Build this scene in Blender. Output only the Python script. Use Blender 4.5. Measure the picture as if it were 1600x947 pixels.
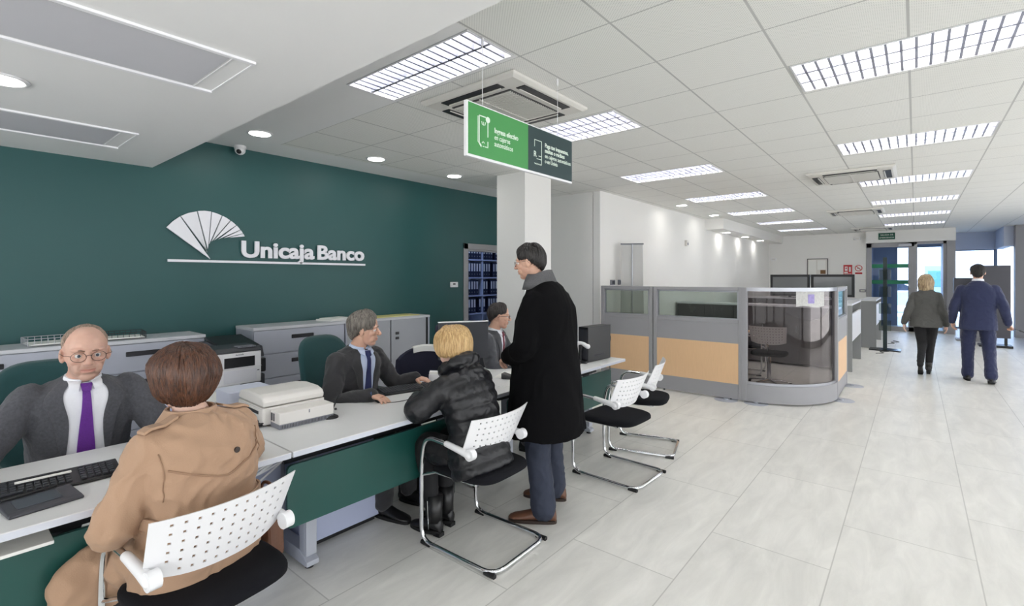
import bpy, bmesh, math, random
import numpy as np
from mathutils import Vector, Matrix, noise
from mathutils.bvhtree import BVHTree
PI = math.pi
random.seed(7)
SC = bpy.context.scene
COL = SC.collection
for o in list(bpy.data.objects): bpy.data.objects.remove(o)

# ------------------------------------------------------------ camera, world, sun, exposure
cam_d = bpy.data.cameras.new('camera'); cam = bpy.data.objects.new('camera', cam_d); COL.objects.link(cam)
cam_d.sensor_width = 36; cam_d.lens = 36*762/1600; cam_d.shift_y = -(473.5-433)/1600; cam_d.clip_end = 200; cam_d.clip_start = .05
cam.location = (0, 0, 1.56); cam.rotation_euler = (PI/2, 0, math.radians(39.6))
SC.camera = cam
SC.view_settings.view_transform = 'Standard'; SC.view_settings.look = 'None'
SC.view_settings.gamma = 1; SC.view_settings.use_curve_mapping = False
SC.view_settings.exposure = 0.10
world = bpy.data.worlds.new('world'); SC.world = world; world.use_nodes = True
bg = world.node_tree.nodes['Background']; bg.inputs[0].default_value = (.95, .97, 1, 1); bg.inputs[1].default_value = 3.2
sun_d = bpy.data.lights.new('sun', 'SUN'); sun_d.energy = 16; sun_d.angle = .01
sun = bpy.data.objects.new('sun', sun_d); COL.objects.link(sun); sun.rotation_euler = (math.radians(48), 0, math.radians(-15))
PANEL_E = 48.0      # emission of the ceiling luminaires
DOWN_E = 30.0       # emission of the round downlights

# ------------------------------------------------------------ materials
def lin(c):
    return tuple((x/255/12.92 if x/255 <= .04045 else ((x/255+.055)/1.055)**2.4) for x in c)
MATS = {}
def mat(name, rgb, rough=.5, metal=0, bump=0, bscale=60, var=0, vscale=6, stretch=None, coat=0, sheen=0, spec=None, emit=None, estr=0, trans=0, alpha=1, sss=0):
    if name in MATS: return MATS[name]
    m = bpy.data.materials.new(name); m.use_nodes = True; MATS[name] = m
    nt = m.node_tree; b = nt.nodes['Principled BSDF']
    c = lin(rgb)+(1,)
    b.inputs['Base Color'].default_value = c; b.inputs['Roughness'].default_value = rough; b.inputs['Metallic'].default_value = metal
    if coat: b.inputs['Coat Weight'].default_value = coat
    if sheen: b.inputs['Sheen Weight'].default_value = sheen; b.inputs['Sheen Roughness'].default_value = .5
    if spec is not None: b.inputs['Specular IOR Level'].default_value = spec
    if emit: b.inputs['Emission Color'].default_value = lin(emit)+(1,); b.inputs['Emission Strength'].default_value = estr
    if trans: b.inputs['Transmission Weight'].default_value = trans
    if alpha < 1: b.inputs['Alpha'].default_value = alpha
    if sss: b.inputs['Subsurface Weight'].default_value = sss; b.inputs['Subsurface Scale'].default_value = .01
    tc = nt.nodes.new('ShaderNodeTexCoord'); src = tc.outputs['Object']
    if stretch:
        mp = nt.nodes.new('ShaderNodeMapping'); mp.inputs['Scale'].default_value = stretch
        nt.links.new(src, mp.inputs[0]); src = mp.outputs[0]
    if var or not bump:
        n = nt.nodes.new('ShaderNodeTexNoise'); n.inputs['Scale'].default_value = vscale; n.inputs['Detail'].default_value = 4
        nt.links.new(src, n.inputs['Vector'])
        mx = nt.nodes.new('ShaderNodeMix'); mx.data_type = 'RGBA'
        v = max(var, .015)
        mx.inputs[6].default_value = tuple(x*(1-v) for x in c[:3])+(1,); mx.inputs[7].default_value = tuple(min(1, x*(1+v)) for x in c[:3])+(1,)
        nt.links.new(n.outputs['Fac'], mx.inputs[0]); nt.links.new(mx.outputs[2], b.inputs['Base Color'])
    if bump:
        n2 = nt.nodes.new('ShaderNodeTexNoise'); n2.inputs['Scale'].default_value = bscale; n2.inputs['Detail'].default_value = 3
        nt.links.new(src, n2.inputs['Vector'])
        bp = nt.nodes.new('ShaderNodeBump'); bp.inputs['Strength'].default_value = bump; bp.inputs['Distance'].default_value = .01
        nt.links.new(n2.outputs['Fac'], bp.inputs['Height']); nt.links.new(bp.outputs[0], b.inputs['Normal'])
    return m
def nodes_of(m): return m.node_tree, m.node_tree.nodes['Principled BSDF']
def math_node(nt, op, a, b=None, c=None):
    n = nt.nodes.new('ShaderNodeMath'); n.operation = op
    for i, v in enumerate((a, b, c)):
        if v is None: continue
        if isinstance(v, (int, float)): n.inputs[i].default_value = v
        else: nt.links.new(v, n.inputs[i])
    return n.outputs[0]

white_wall = mat('white_wall_paint', (238, 237, 234), .75, bump=.05, bscale=200, var=.02, vscale=1.5)
green_wall = mat('dark_green_paint', (33, 82, 82), .45, bump=.08, bscale=240, var=.05, vscale=1.2)
plaster = mat('ceiling_plaster', (240, 240, 240), .8, bump=.04, bscale=150, var=.015, vscale=2)
# ceiling tiles
ceil_tile = mat('ceiling_tile', (226, 226, 222), .85)
def build_ceiling():
    nt, b = nodes_of(ceil_tile)
    for n in list(nt.nodes):
        if n.type in ('TEX_NOISE', 'MIX'): nt.nodes.remove(n)
    tc = nt.nodes.new('ShaderNodeTexCoord'); sp = nt.nodes.new('ShaderNodeSeparateXYZ'); nt.links.new(tc.outputs['Object'], sp.inputs[0])
    def line(o, p, off, w):
        f = math_node(nt, 'FRACT', math_node(nt, 'DIVIDE', math_node(nt, 'ADD', o, 100*p-off), p))
        d = math_node(nt, 'ABSOLUTE', math_node(nt, 'SUBTRACT', f, .5))
        return math_node(nt, 'GREATER_THAN', d, .5-w/p/2)
    lx = line(sp.outputs[0], .606, -.03, .013); ly = line(sp.outputs[1], .6, 2.31, .010)
    l = math_node(nt, 'MAXIMUM', lx, ly)
    # perforation dots of the tiles
    def dots(o, p): return math_node(nt, 'SINE', math_node(nt, 'MULTIPLY', o, 2*PI/p))
    dd = math_node(nt, 'MULTIPLY', dots(sp.outputs[0], .018), dots(sp.outputs[1], .018))
    hole = math_node(nt, 'GREATER_THAN', dd, .55)
    n = nt.nodes.new('ShaderNodeTexNoise'); n.inputs['Scale'].default_value = 1.3; nt.links.new(tc.outputs['Object'], n.inputs['Vector'])
    m1 = nt.nodes.new('ShaderNodeMix'); m1.data_type = 'RGBA'; m1.inputs[6].default_value = lin((238, 238, 233))+(1,); m1.inputs[7].default_value = lin((243, 243, 240))+(1,)
    nt.links.new(n.outputs['Fac'], m1.inputs[0])
    m2 = nt.nodes.new('ShaderNodeMix'); m2.data_type = 'RGBA'; m2.inputs[7].default_value = lin((206, 206, 203))+(1,)
    nt.links.new(m1.outputs[2], m2.inputs[6]); nt.links.new(hole, m2.inputs[0])
    m3 = nt.nodes.new('ShaderNodeMix'); m3.data_type = 'RGBA'; m3.inputs[7].default_value = lin((192, 192, 190))+(1,)
    nt.links.new(m2.outputs[2], m3.inputs[6]); nt.links.new(l, m3.inputs[0]); nt.links.new(m3.outputs[2], b.inputs['Base Color'])
    bp = nt.nodes.new('ShaderNodeBump'); bp.inputs['Strength'].default_value = .5; bp.inputs['Distance'].default_value = .004; bp.invert = True
    nt.links.new(l, bp.inputs['Height']); nt.links.new(bp.outputs[0], b.inputs['Normal'])
build_ceiling()
floor_m = mat('floor_tile', (205, 204, 199), .32)
def build_floor():
    nt, b = nodes_of(floor_m)
    for n in list(nt.nodes):
        if n.type in ('TEX_NOISE', 'MIX'): nt.nodes.remove(n)
    tc = nt.nodes.new('ShaderNodeTexCoord'); sp = nt.nodes.new('ShaderNodeSeparateXYZ'); nt.links.new(tc.outputs['Object'], sp.inputs[0])
    cb = nt.nodes.new('ShaderNodeCombineXYZ')
    nt.links.new(math_node(nt, 'ADD', sp.outputs[1], 20.1), cb.inputs[0]); nt.links.new(math_node(nt, 'ADD', sp.outputs[0], 20*.61+.35), cb.inputs[1])
    br = nt.nodes.new('ShaderNodeTexBrick'); br.inputs['Scale'].default_value = 1; br.inputs['Brick Width'].default_value = 1.22; br.inputs['Row Height'].default_value = .61
    br.inputs['Mortar Size'].default_value = .0035; br.inputs['Mortar Smooth'].default_value = .2; br.offset = .5
    br.inputs['Color1'].default_value = lin((226, 225, 220))+(1,); br.inputs['Color2'].default_value = lin((219, 218, 213))+(1,); br.inputs['Mortar'].default_value = lin((190, 189, 184))+(1,)
    nt.links.new(cb.outputs[0], br.inputs['Vector'])
    mp = nt.nodes.new('ShaderNodeMapping'); mp.inputs['Scale'].default_value = (5, 1.2, 1); nt.links.new(tc.outputs['Object'], mp.inputs[0])
    n = nt.nodes.new('ShaderNodeTexNoise'); n.inputs['Scale'].default_value = 1.6; n.inputs['Detail'].default_value = 9; n.inputs['Roughness'].default_value = .65; n.inputs['Distortion'].default_value = .6
    nt.links.new(mp.outputs[0], n.inputs['Vector'])
    rp = nt.nodes.new('ShaderNodeMapRange'); rp.inputs[1].default_value = .3; rp.inputs[2].default_value = .7; rp.inputs[3].default_value = .86; rp.inputs[4].default_value = 1.08
    nt.links.new(n.outputs['Fac'], rp.inputs[0])
    vm = nt.nodes.new('ShaderNodeVectorMath'); vm.operation = 'SCALE'; nt.links.new(br.outputs['Color'], vm.inputs[0]); nt.links.new(rp.outputs[0], vm.inputs['Scale'])
    nt.links.new(vm.outputs[0], b.inputs['Base Color'])
    r2 = nt.nodes.new('ShaderNodeMapRange'); r2.inputs[3].default_value = .25; r2.inputs[4].default_value = .5; nt.links.new(n.outputs['Fac'], r2.inputs[0]); nt.links.new(r2.outputs[0], b.inputs['Roughness'])
    bp = nt.nodes.new('ShaderNodeBump'); bp.inputs['Strength'].default_value = .25; bp.inputs['Distance'].default_value = .002; bp.invert = True
    nt.links.new(br.outputs['Fac'], bp.inputs['Height']); nt.links.new(bp.outputs[0], b.inputs['Normal'])
build_floor()
desk_top_m = mat('pale_grey_laminate', (222, 223, 223), .4, var=.02, vscale=8)
desk_edge_m = mat('desk_edge', (206, 210, 220), .4)
panel_green = mat('green_panel_laminate', (20, 76, 70), .42, bump=.03, bscale=300, var=.04)
alu = mat('satin_aluminium', (168, 170, 176), .35, .7, var=.03)
alu_paint = mat('silver_paint', (176, 180, 190), .4, .25, var=.02)
cab_m = mat('cabinet_silver_paint', (178, 182, 194), .42, .15, var=.02, vscale=3)
cab_top_m = mat('cabinet_top', (205, 207, 212), .4, var=.02)
chrome = mat('chrome', (225, 227, 230), .08, 1)
white_plastic = mat('white_plastic', (236, 236, 238), .35, var=.01)
offwhite_pl = mat('offwhite_plastic', (222, 220, 214), .45, var=.02)
grey_plastic = mat('grey_plastic', (120, 122, 130), .5, var=.03)
black_plastic = mat('black_plastic', (24, 25, 28), .4, var=.05)
dark_grey_pl = mat('dark_grey_plastic', (52, 54, 60), .45, var=.04)
black_rubber = mat('black_rubber', (18, 18, 19), .7, var=.05)
black_fabric = mat('black_seat_fabric', (17, 18, 23), .9, bump=.3, bscale=500, var=.1, vscale=60, spec=.2)
green_fabric = mat('green_seat_fabric', (20, 66, 68), .85, bump=.3, bscale=500, var=.1, vscale=60, sheen=.2)
paper = mat('paper', (240, 240, 236), .8, var=.01)
part_grey = mat('partition_grey', (152, 152, 155), .5, .0, var=.02)
dark_cab = mat('dark_grey_cabinet', (92, 90, 92), .5, .1, var=.04)
gable_m = mat('grey_gable', (138, 140, 140), .5, var=.02)
door_grey = mat('door_frame_grey', (150, 150, 152), .4, .3, var=.02)
def wood_mat():
    m = mat('beech_laminate', (226, 188, 146), .45, bump=.02, bscale=40, var=.07, vscale=14, stretch=(9, 9, .6)); return m
wood = wood_mat()
def glass_mat(name, rgb, rough=0, tint=1.0, fres=.08):
    m = bpy.data.materials.new(name); m.use_nodes = True; nt = m.node_tree
    out = nt.nodes['Material Output']; nt.nodes.remove(nt.nodes['Principled BSDF'])
    t = nt.nodes.new('ShaderNodeBsdfTransparent'); t.inputs[0].default_value = lin(rgb)+(1,)
    g = nt.nodes.new('ShaderNodeBsdfGlossy'); g.inputs['Roughness'].default_value = rough
    fr = nt.nodes.new('ShaderNodeFresnel'); fr.inputs[0].default_value = 1.45
    mx = nt.nodes.new('ShaderNodeMixShader'); nt.links.new(math_node(nt, 'MULTIPLY', fr.outputs[0], fres*5), mx.inputs[0]); nt.links.new(t.outputs[0], mx.inputs[1]); nt.links.new(g.outputs[0], mx.inputs[2])
    nt.links.new(mx.outputs[0], out.inputs[0]); return m
glass_clear = glass_mat('clear_glass', (232, 240, 238))
glass_lens = glass_mat('spectacle_glass', (250, 250, 250))
glass_part = glass_mat('partition_glass', (216, 222, 218))
glass_smoke = glass_mat('smoked_curved_glass', (214, 210, 210))
glass_blue = glass_mat('street_glass', (205, 220, 240))

# ------------------------------------------------------------ mesh helpers
def empty(name, loc, rz=0, label=None, cat=None, group=None):
    o = bpy.data.objects.new(name, None); COL.objects.link(o); o.location = loc; o.rotation_euler = (0, 0, rz); o.empty_display_size = .1
    tag(o, label, cat, group); return o
def tag(o, label=None, cat=None, group=None, kind=None):
    if label: o['label'] = label
    if cat: o['category'] = cat
    if group: o['group'] = group
    if kind: o['kind'] = kind
    return o
def catmull(pts, n):
    pts = [Vector(p) for p in pts]
    if len(pts) < 3:
        return [pts[0].lerp(pts[-1], i/n) for i in range(n+1)]
    out = []
    P = [pts[0]*2-pts[1]]+pts+[pts[-1]*2-pts[-2]]
    for i in range(1, len(P)-2):
        for k in range(n):
            t = k/n; a, b, c, d = P[i-1], P[i], P[i+1], P[i+2]
            out.append(.5*((2*b)+(c-a)*t+(2*a-5*b+4*c-d)*t*t+(3*b-a-3*c+d)*t**3))
    out.append(pts[-1]); return out
def catr(r, n):
    out = []
    for i in range(len(r)-1):
        for k in range(n):
            t = k/n; t = t*t*(3-2*t)*.5+t*.5; out.append(r[i]*(1-t)+r[i+1]*t)
    out.append(r[-1]); return out
def fillet(pts, rad, n=6):
    pts = [Vector(p) for p in pts]; out = [pts[0]]
    for i in range(1, len(pts)-1):
        a, b, c = pts[i-1], pts[i], pts[i+1]
        r = min(rad, (a-b).length*.49, (c-b).length*.49)
        p0 = b+(a-b).normalized()*r; p1 = b+(c-b).normalized()*r
        for k in range(n+1):
            t = k/n; out.append(p0*(1-t)**2+b*2*t*(1-t)+p1*t*t)
    out.append(pts[-1]); return out
class MB:
    def __init__(s): s.v = []; s.f = []; s.m = []; s.mi = 0
    def add(s, vs, fs):
        k = len(s.v); s.v += [tuple(v) for v in vs]; s.f += [tuple(i+k for i in f) for f in fs]; s.m += [s.mi]*len(fs); return s
    def box(s, x0, x1, y0, y1, z0, z1, M=None):
        vs = [Vector((x, y, z)) for x in (x0, x1) for y in (y0, y1) for z in (z0, z1)]
        if M is not None: vs = [M @ v for v in vs]
        return s.add(vs, [(0, 1, 3, 2), (4, 6, 7, 5), (0, 4, 5, 1), (2, 3, 7, 6), (0, 2, 6, 4), (1, 5, 7, 3)])
    def loft(s, rings, cap=True, closed=False):
        n = len(rings[0]); vs = [p for r in rings for p in r]; fs = []
        R = len(rings)
        for i in range(R if closed else R-1):
            a = i*n; b = ((i+1) % R)*n
            for j in range(n): fs.append((a+j, a+(j+1) % n, b+(j+1) % n, b+j))
        if cap and not closed:
            fs.append(tuple(range(n-1, -1, -1))); fs.append(tuple((R-1)*n+j for j in range(n)))
        return s.add(vs, fs)
    def tube(s, pts, r, n=10, flat=1.0, up=None, closed=False, cap=True):
        pts = [Vector(p) for p in pts]; N = len(pts)
        if isinstance(r, (int, float)): r = [r]*N
        rings = []; prev = Vector(up) if up else None
        for i, p in enumerate(pts):
            if closed: t = pts[(i+1) % N]-pts[i-1]
            else: t = pts[min(i+1, N-1)]-pts[max(i-1, 0)]
            if t.length < 1e-9: t = Vector((0, 0, 1))
            t.normalize()
            if prev is None:
                prev = Vector((0, 0, 1)) if abs(t.z) < .9 else Vector((1, 0, 0))
            u = prev-t*prev.dot(t)
            if u.length < 1e-5: u = t.orthogonal()
            u.normalize(); w = t.cross(u); prev = u
            rings.append([p+(u*math.cos(a)*flat+w*math.sin(a))*r[i] for a in [2*PI*k/n for k in range(n)]])
        return s.loft(rings, cap, closed)
    def limb(s, pts, rad, k=6, n=14, flat=1.0, up=None, mod=None):
        # smooth limb with hemispherical ends
        P = catmull(pts, k); R = catr(rad, k) if len(pts) > 2 else [rad[0]+(rad[-1]-rad[0])*i/k for i in range(k+1)]
        if mod:
            L = 0; R2 = []
            for i in range(len(P)):
                if i: L += (P[i]-P[i-1]).length
                R2.append(R[i]*mod(L))
            R = R2
        t0 = (P[0]-P[1]).normalized(); t1 = (P[-1]-P[-2]).normalized()
        a = [P[0]+t0*R[0]*math.sin(x) for x in (1.3, .9, .45)]; ra = [R[0]*math.cos(x) for x in (1.3, .9, .45)]
        b = [P[-1]+t1*R[-1]*math.sin(x) for x in (.45, .9, 1.3)]; rb = [R[-1]*math.cos(x) for x in (.45, .9, 1.3)]
        return s.tube(a+P+b, ra+R+rb, n, flat, up)
    def ell(s, c, r, M=None, n=20, m=12):
        c = Vector(c); rings = []
        for i in range(1, m):
            th = PI*i/m
            rings.append([Vector((r[0]*math.sin(th)*math.cos(a), r[1]*math.sin(th)*math.sin(a), r[2]*math.cos(th))) for a in [2*PI*k/n for k in range(n)]])
        rings = [[(M @ v if M is not None else v)+c for v in R_] for R_ in rings]
        top = Vector((0, 0, r[2])); bot = Vector((0, 0, -r[2]))
        if M is not None: top = M @ top; bot = M @ bot
        k = len(s.v); s.loft(rings[::-1], cap=False)
        base = len(s.v); s.v += [tuple(top+c), tuple(bot+c)]
        L = (m-2)*n
        for j in range(n):
            s.f.append((base, k+L+j, k+L+(j+1) % n)); s.f.append((base+1, k+(j+1) % n, k+j)); s.m += [s.mi]*2
        return s
    def rings(s, data, n=24, power=2.4, U=(0, 1, 0)):
        # data: (center, half width, half depth[, depth axis]) elliptical sections; width along U
        U = Vector(U).normalized(); R = []
        for i, d in enumerate(data):
            c = Vector(d[0]); a = Vector(data[max(i-1, 0)][0]); b = Vector(data[min(i+1, len(data)-1)][0])
            t = (b-a).normalized(); w = d[3] if len(d) > 3 else None
            W = Vector(w).normalized() if w else U.cross(t).normalized()
            ring = []
            for k in range(n):
                A = 2*PI*k/n; ca, sa = math.cos(A), math.sin(A); e = 2/power
                ring.append(c+U*d[1]*math.copysign(abs(ca)**e, ca)+W*d[2]*math.copysign(abs(sa)**e, sa))
            R.append(ring)
        return s.loft(R)
    def prism(s, poly, h0, h1, f):
        # poly of 2D points extruded between h0 and h1; f(a,b,h)->xyz
        n = len(poly); vs = [f(a, b, h0) for a, b in poly]+[f(a, b, h1) for a, b in poly]
        fs = [tuple(range(n-1, -1, -1)), tuple(range(n, 2*n))]+[(i, (i+1) % n, n+(i+1) % n, n+i) for i in range(n)]
        return s.add(vs, fs)
    def rbox(s, x0, x1, y0, y1, z0, z1, r=.02, axis='z', n=5):
        # box with rounded vertical (axis) edges
        A = {'z': (x0, x1, y0, y1, z0, z1, lambda a, b, h: (a, b, h)), 'x': (y0, y1, z0, z1, x0, x1, lambda a, b, h: (h, a, b)), 'y': (x0, x1, z0, z1, y0, y1, lambda a, b, h: (a, h, b))}[axis]
        a0, a1, b0, b1, h0, h1, f = A; P = []
        for cx, cy, st in ((a1-r, b1-r, 0), (a0+r, b1-r, PI/2), (a0+r, b0+r, PI), (a1-r, b0+r, 1.5*PI)):
            for k in range(n+1): an = st+PI/2*k/n; P.append((cx+r*math.cos(an), cy+r*math.sin(an)))
        return s.prism(P, h0, h1, f)
    def cyl(s, c, r, h, axis=2, n=24, r2=None):
        c = Vector(c); r2 = r if r2 is None else r2; R = []
        for rr, hh in ((r, 0), (r2, h)):
            ring = []
            for k in range(n):
                a = 2*PI*k/n; p = [rr*math.cos(a), rr*math.sin(a)]; q = p[:axis]+[hh]+p[axis:]; ring.append(c+Vector(q))
            R.append(ring)
        return s.loft(R)
    def mesh(s, name):
        me = bpy.data.meshes.new(name); me.from_pydata(s.v, [], s.f); return me
    def build(s, name, mats, parent=None, smooth=False, bevel=0, seg=2, recalc=True, sub=0):
        me = s.mesh(name)
        if not isinstance(mats, (list, tuple)): mats = [mats]
        for m in mats: me.materials.append(m)
        me.polygons.foreach_set('material_index', s.m)
        if recalc:
            bm = bmesh.new(); bm.from_mesh(me); bmesh.ops.recalc_face_normals(bm, faces=bm.faces); bm.to_mesh(me); bm.free()
        if smooth: me.shade_smooth() if smooth is True else me.set_sharp_from_angle(angle=smooth); 
        if smooth and smooth is not True: me.shade_smooth(); me.set_sharp_from_angle(angle=smooth)
        o = bpy.data.objects.new(name, me); COL.objects.link(o)
        if parent: o.parent = parent
        if bevel:
            b = o.modifiers.new('bevel', 'BEVEL'); b.width = bevel; b.segments = seg; b.limit_method = 'ANGLE'; b.angle_limit = .7; b.harden_normals = False
        if sub: md = o.modifiers.new('subdivision', 'SUBSURF'); md.levels = sub; md.render_levels = sub
        return o
def copy_tree(o, parent=None):
    c = o.copy(); COL.objects.link(c); c.parent = parent
    for ch in [x for x in bpy.data.objects if x.parent == o]: copy_tree(ch, c)
    return c
def place(o, loc, rz, label, group=None):
    o.location = loc; o.rotation_euler = (0, 0, rz); o['label'] = label
    if group: o['group'] = group
    return o
def struct(mb, name, m, **k):
    o = mb.build(name, m, **k); o['kind'] = 'structure'; return o
SM = .7
def text_geo(s, size=1, off=0, ext=.005, sx=1, bold=0):
    cu = bpy.data.curves.new('lettering', 'FONT'); cu.body = s; cu.size = size; cu.offset = bold; cu.extrude = ext; cu.resolution_u = 4
    o = bpy.data.objects.new('lettering', cu); COL.objects.link(o)
    dg = bpy.context.evaluated_depsgraph_get(); me = o.evaluated_get(dg).to_mesh()
    v = [(p.co.x*sx, p.co.y, p.co.z) for p in me.vertices]; f = [tuple(p.vertices) for p in me.polygons]
    o.evaluated_get(dg).to_mesh_clear(); bpy.data.objects.remove(o); bpy.data.curves.remove(cu); return v, f
def text_on(mb, s, x, y, z, size, face='+x', ext=.002, sx=1, bold=0):
    v, f = text_geo(s, size, 0, ext, sx, bold)
    if face == '+x': mb.add([(x+c, y+a, z+b) for a, b, c in v], f)
    else: mb.add([(x+a, y-c, z+b) for a, b, c in v], f)
    return mb
# ------------------------------------------------------------ structure of the room
CH = 2.9
XG = -5.42      # green wall plane
XW = -3.77      # white side wall
YF = 18.0       # far wall
LUM = []        # luminaires: (xc, yc, width x, depth y)
LUM += [(-2.46, 2.08, 1.19, .41)]
LUM += [(-2.46, y, 1.19, .56) for y in (3.81, 6.21, 8.6, 11.0, 13.4, 15.8)]
LUM += [(-.03, y, 1.19, .55) for y in (3.79, 6.17, 8.6, 11.0, 13.4, 15.8)]
NVIS = len(LUM)
LUM += [(2.4, y, 1.19, .56) for y in (1.4, 3.81, 6.21, 8.6, 11.0, 13.4)]
LUM += [(-.03, 1.4, 1.19, .55), (2.4, -1.0, 1.19, .56), (-.03, -1.0, 1.19, .56)]
def ceiling():
    xs = sorted(set([-5.42, -4.95, -3.09, 4.5]+[round(l[0]+s*l[2]/2, 4) for l in LUM for s in (-1, 1)]))
    ys = sorted(set([-3.0, 1.87, YF+3]+[round(l[1]+s*l[3]/2, 4) for l in LUM for s in (-1, 1)]+[2.31]))
    b = MB()
    for i in range(len(xs)-1):
        for j in range(len(ys)-1):
            cx, cy = (xs[i]+xs[i+1])/2, (ys[j]+ys[j+1])/2
            if any(abs(cx-l[0]) < l[2]/2 and abs(cy-l[1]) < l[3]/2 for l in LUM): continue
            b.mi = 1 if (cx < -4.95 or (cx < -1.86 and cy < 2.31)) else 0
            b.add([(xs[i], ys[j], CH), (xs[i+1], ys[j], CH), (xs[i+1], ys[j+1], CH), (xs[i], ys[j+1], CH)], [(0, 1, 2, 3)])
    b.mi = 1
    b.box(-8.2, 4.7, -3.2, YF+3.2, CH+.15, CH+.3)
    o = struct(b, 'ceiling', [ceil_tile, plaster], recalc=False)
ceiling()
b = MB(); b.box(-8.3, 4.7, -3.2, 45, -.1, 0); struct(b, 'floor', floor_m)
# green wall with doorway
b = MB(); D0, D1, DZ = 5.36, 6.42, 2.09
b.box(XG-.12, XG, -3, D0, 0, CH+.15); b.box(XG-.12, XG, D1, 6.75, 0, CH+.15); b.box(XG-.12, XG, D0, D1, DZ, CH+.15)
struct(b, 'wall_left', green_wall)
b = MB(); b.box(XG-.12, XW-.13, 6.7, 6.82, 0, CH+.15); struct(b, 'wall_center', white_wall)
b = MB(); b.box(XW-.12, XW, 6.7, YF+.2, 0, CH+.15); struct(b, 'wall_left_rear', white_wall)
b = MB(); b.box(XW-.12, -1.13, YF, YF+.12, 0, CH+.15); struct(b, 'wall_far', white_wall)
b = MB()
for y0_, y1_ in ((-3.1, -2.6), (1.2, 1.6), (5.4, 5.8), (9.6, 10.0), (13.8, YF+3)): b.box(4.5, 4.62, y0_, y1_, 0, CH+.15)
b.box(4.5, 4.62, -3.1, YF+3, 2.65, CH+.15); b.box(4.5, 4.62, -3.1, YF+3, 0, .15)
struct(b, 'wall_right', white_wall)
b = MB()
for x0_, x1_ in ((-5.5, -4.6), (-1.4, -1.0), (2.0, 2.4), (4.2, 4.6)): b.box(x0_, x1_, -3.12, -3, 0, CH+.15)
b.box(-5.5, 4.6, -3.12, -3, 2.5, CH+.15); b.box(-5.5, 4.6, -3.12, -3, 0, .15)
struct(b, 'wall_back', white_wall)
b = MB(); b.box(-9, 8, -6.3, -3.12, 2.62, 2.8); struct(b, 'added_sun_canopy', plaster)  # unseen canopy added outside the back windows to block the sun
b = MB(); b.box(-12, 14, -24, 45, -.14, -.101); struct(b, 'floor_street', mat('pavement', (190, 190, 188), .8, var=.05))
# archive room behind the doorway
b = MB(); b.box(-8.2, XG-.12, 4.3, 4.4, 0, CH); b.box(-8.2, XG-.12, 8.6, 8.7, 0, CH); b.box(-8.3, -8.2, 4.3, 8.7, 0, CH); b.box(-8.3, XG-.12, 4.3, 8.7, 2.75, 2.85)
b.box(XG-.13, XG-.12, 6.8, 8.7, 0, 2.8)
struct(b, 'wall_archive', white_wall)
b = MB()
b.box(XG-.13, XG+.02, D0, D0+.09, 0, DZ); b.box(XG-.13, XG+.02, D1-.09, D1, 0, DZ); b.box(XG-.13, XG+.02, D0, D1, DZ-.09, DZ)
b.box(XG-.10, XG+.0, D0+.09, D0+.12, 0, DZ-.12); b.box(XG-.10, XG+.0, D0+.09, D1-.09, DZ-.12, DZ-.09)
struct(b, 'trim_1', door_grey, bevel=.004)
# archive door leaf, opened inwards
dr = empty('door_1', (XG-.12, D0+.12, 0)); dr['kind'] = 'structure'
b = MB(); b.box(-.86, 0, -.0, .04, .01, DZ-.13); b.build('leaf', door_grey, dr, bevel=.003)
b = MB(); b.tube([(-.78, .04, 1.03), (-.78, .09, 1.03), (-.66, .09, 1.03)], .009); b.build('door_handle', chrome, dr, smooth=True)
# lowered soffit in the left foreground
b = MB(); b.box(XG, 3.2, -3, 1.35, 2.57, CH+.05); struct(b, 'ceiling_soffit', plaster)
b = MB()
for x0, x1, y1 in ((-2.95, -2.40, 1.0), (-4.79, -4.22, .97)):
    for dx in (0, x1-x0): b.box(x0+dx-.012, x0+dx+.012, -3, y1, 2.559, 2.57)
    b.box(x0, x1, y1-.004, y1+.004, 2.566, 2.57); b.box(x0+.0, x1, y1-.09, y1-.085, 2.566, 2.57)
struct(b, 'trim_2', mat('white_reveal', (245, 245, 248), .5))
b = MB()
for x0, x1, y1 in ((-2.95, -2.40, 1.0), (-4.79, -4.22, .97)): b.box(x0+.03, x1-.03, -3, y1-.1, 2.566, 2.571)
struct(b, 'trim_3', mat('grey_access_panel', (206, 206, 212), .7, var=.02))
# beam on the side wall, jog
b = MB(); b.box(XW, -3.36, 11.6, YF, 2.66, CH); struct(b, 'trim_4', white_wall)
b = MB(); b.box(XW, XW+.012, 6.83, YF, 0, .08); b.box(XW, -1.13, YF-.012, YF, 0, .08); struct(b, 'baseboard_left', mat('grey_skirting', (176, 176, 178), .5))
# column
b = MB(); b.box(-4.27, -3.80, 4.85, 5.42, 0, CH+.1); struct(b, 'wall_column', white_wall)

# far facade: header, door frames, pillars
b = MB(); b.box(-1.13, .84, YF-.25, YF+.12, 2.56, CH+.02); struct(b, 'wall_header', white_wall)
def framed_glass(name, x0, x1, y, z0, z1, fw, glass, m=door_grey, t=.06):
    r = empty(name, ((x0+x1)/2, y, 0)); r['kind'] = 'structure'; c = (x0+x1)/2
    b = MB(); b.box(x0-c, x0-c+fw, -t/2, t/2, z0, z1); b.box(x1-c-fw, x1-c, -t/2, t/2, z0, z1); b.box(x0-c, x1-c, -t/2, t/2, z1-fw, z1); b.box(x0-c, x1-c, -t/2, t/2, z0, z0+fw)
    b.build('frame', m, r, bevel=.004)
    b = MB(); b.box(x0-c+fw, x1-c-fw, -.004, .004, z0+fw, z1-fw); b.build('glass_pane', glass, r)
    return r
blue_frame = mat('blue_grey_frame', (120, 132, 152), .4, .3)
d2 = framed_glass('door_2', -1.13, -.03, YF, 0, 2.56, .13, glass_blue)
gband = mat('green_vinyl_band', (10, 120, 84), .5)
b = MB()
for z in (1.83, 1.36): b.box(-.42, .42, -.012, -.006, z, z+.11)
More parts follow.
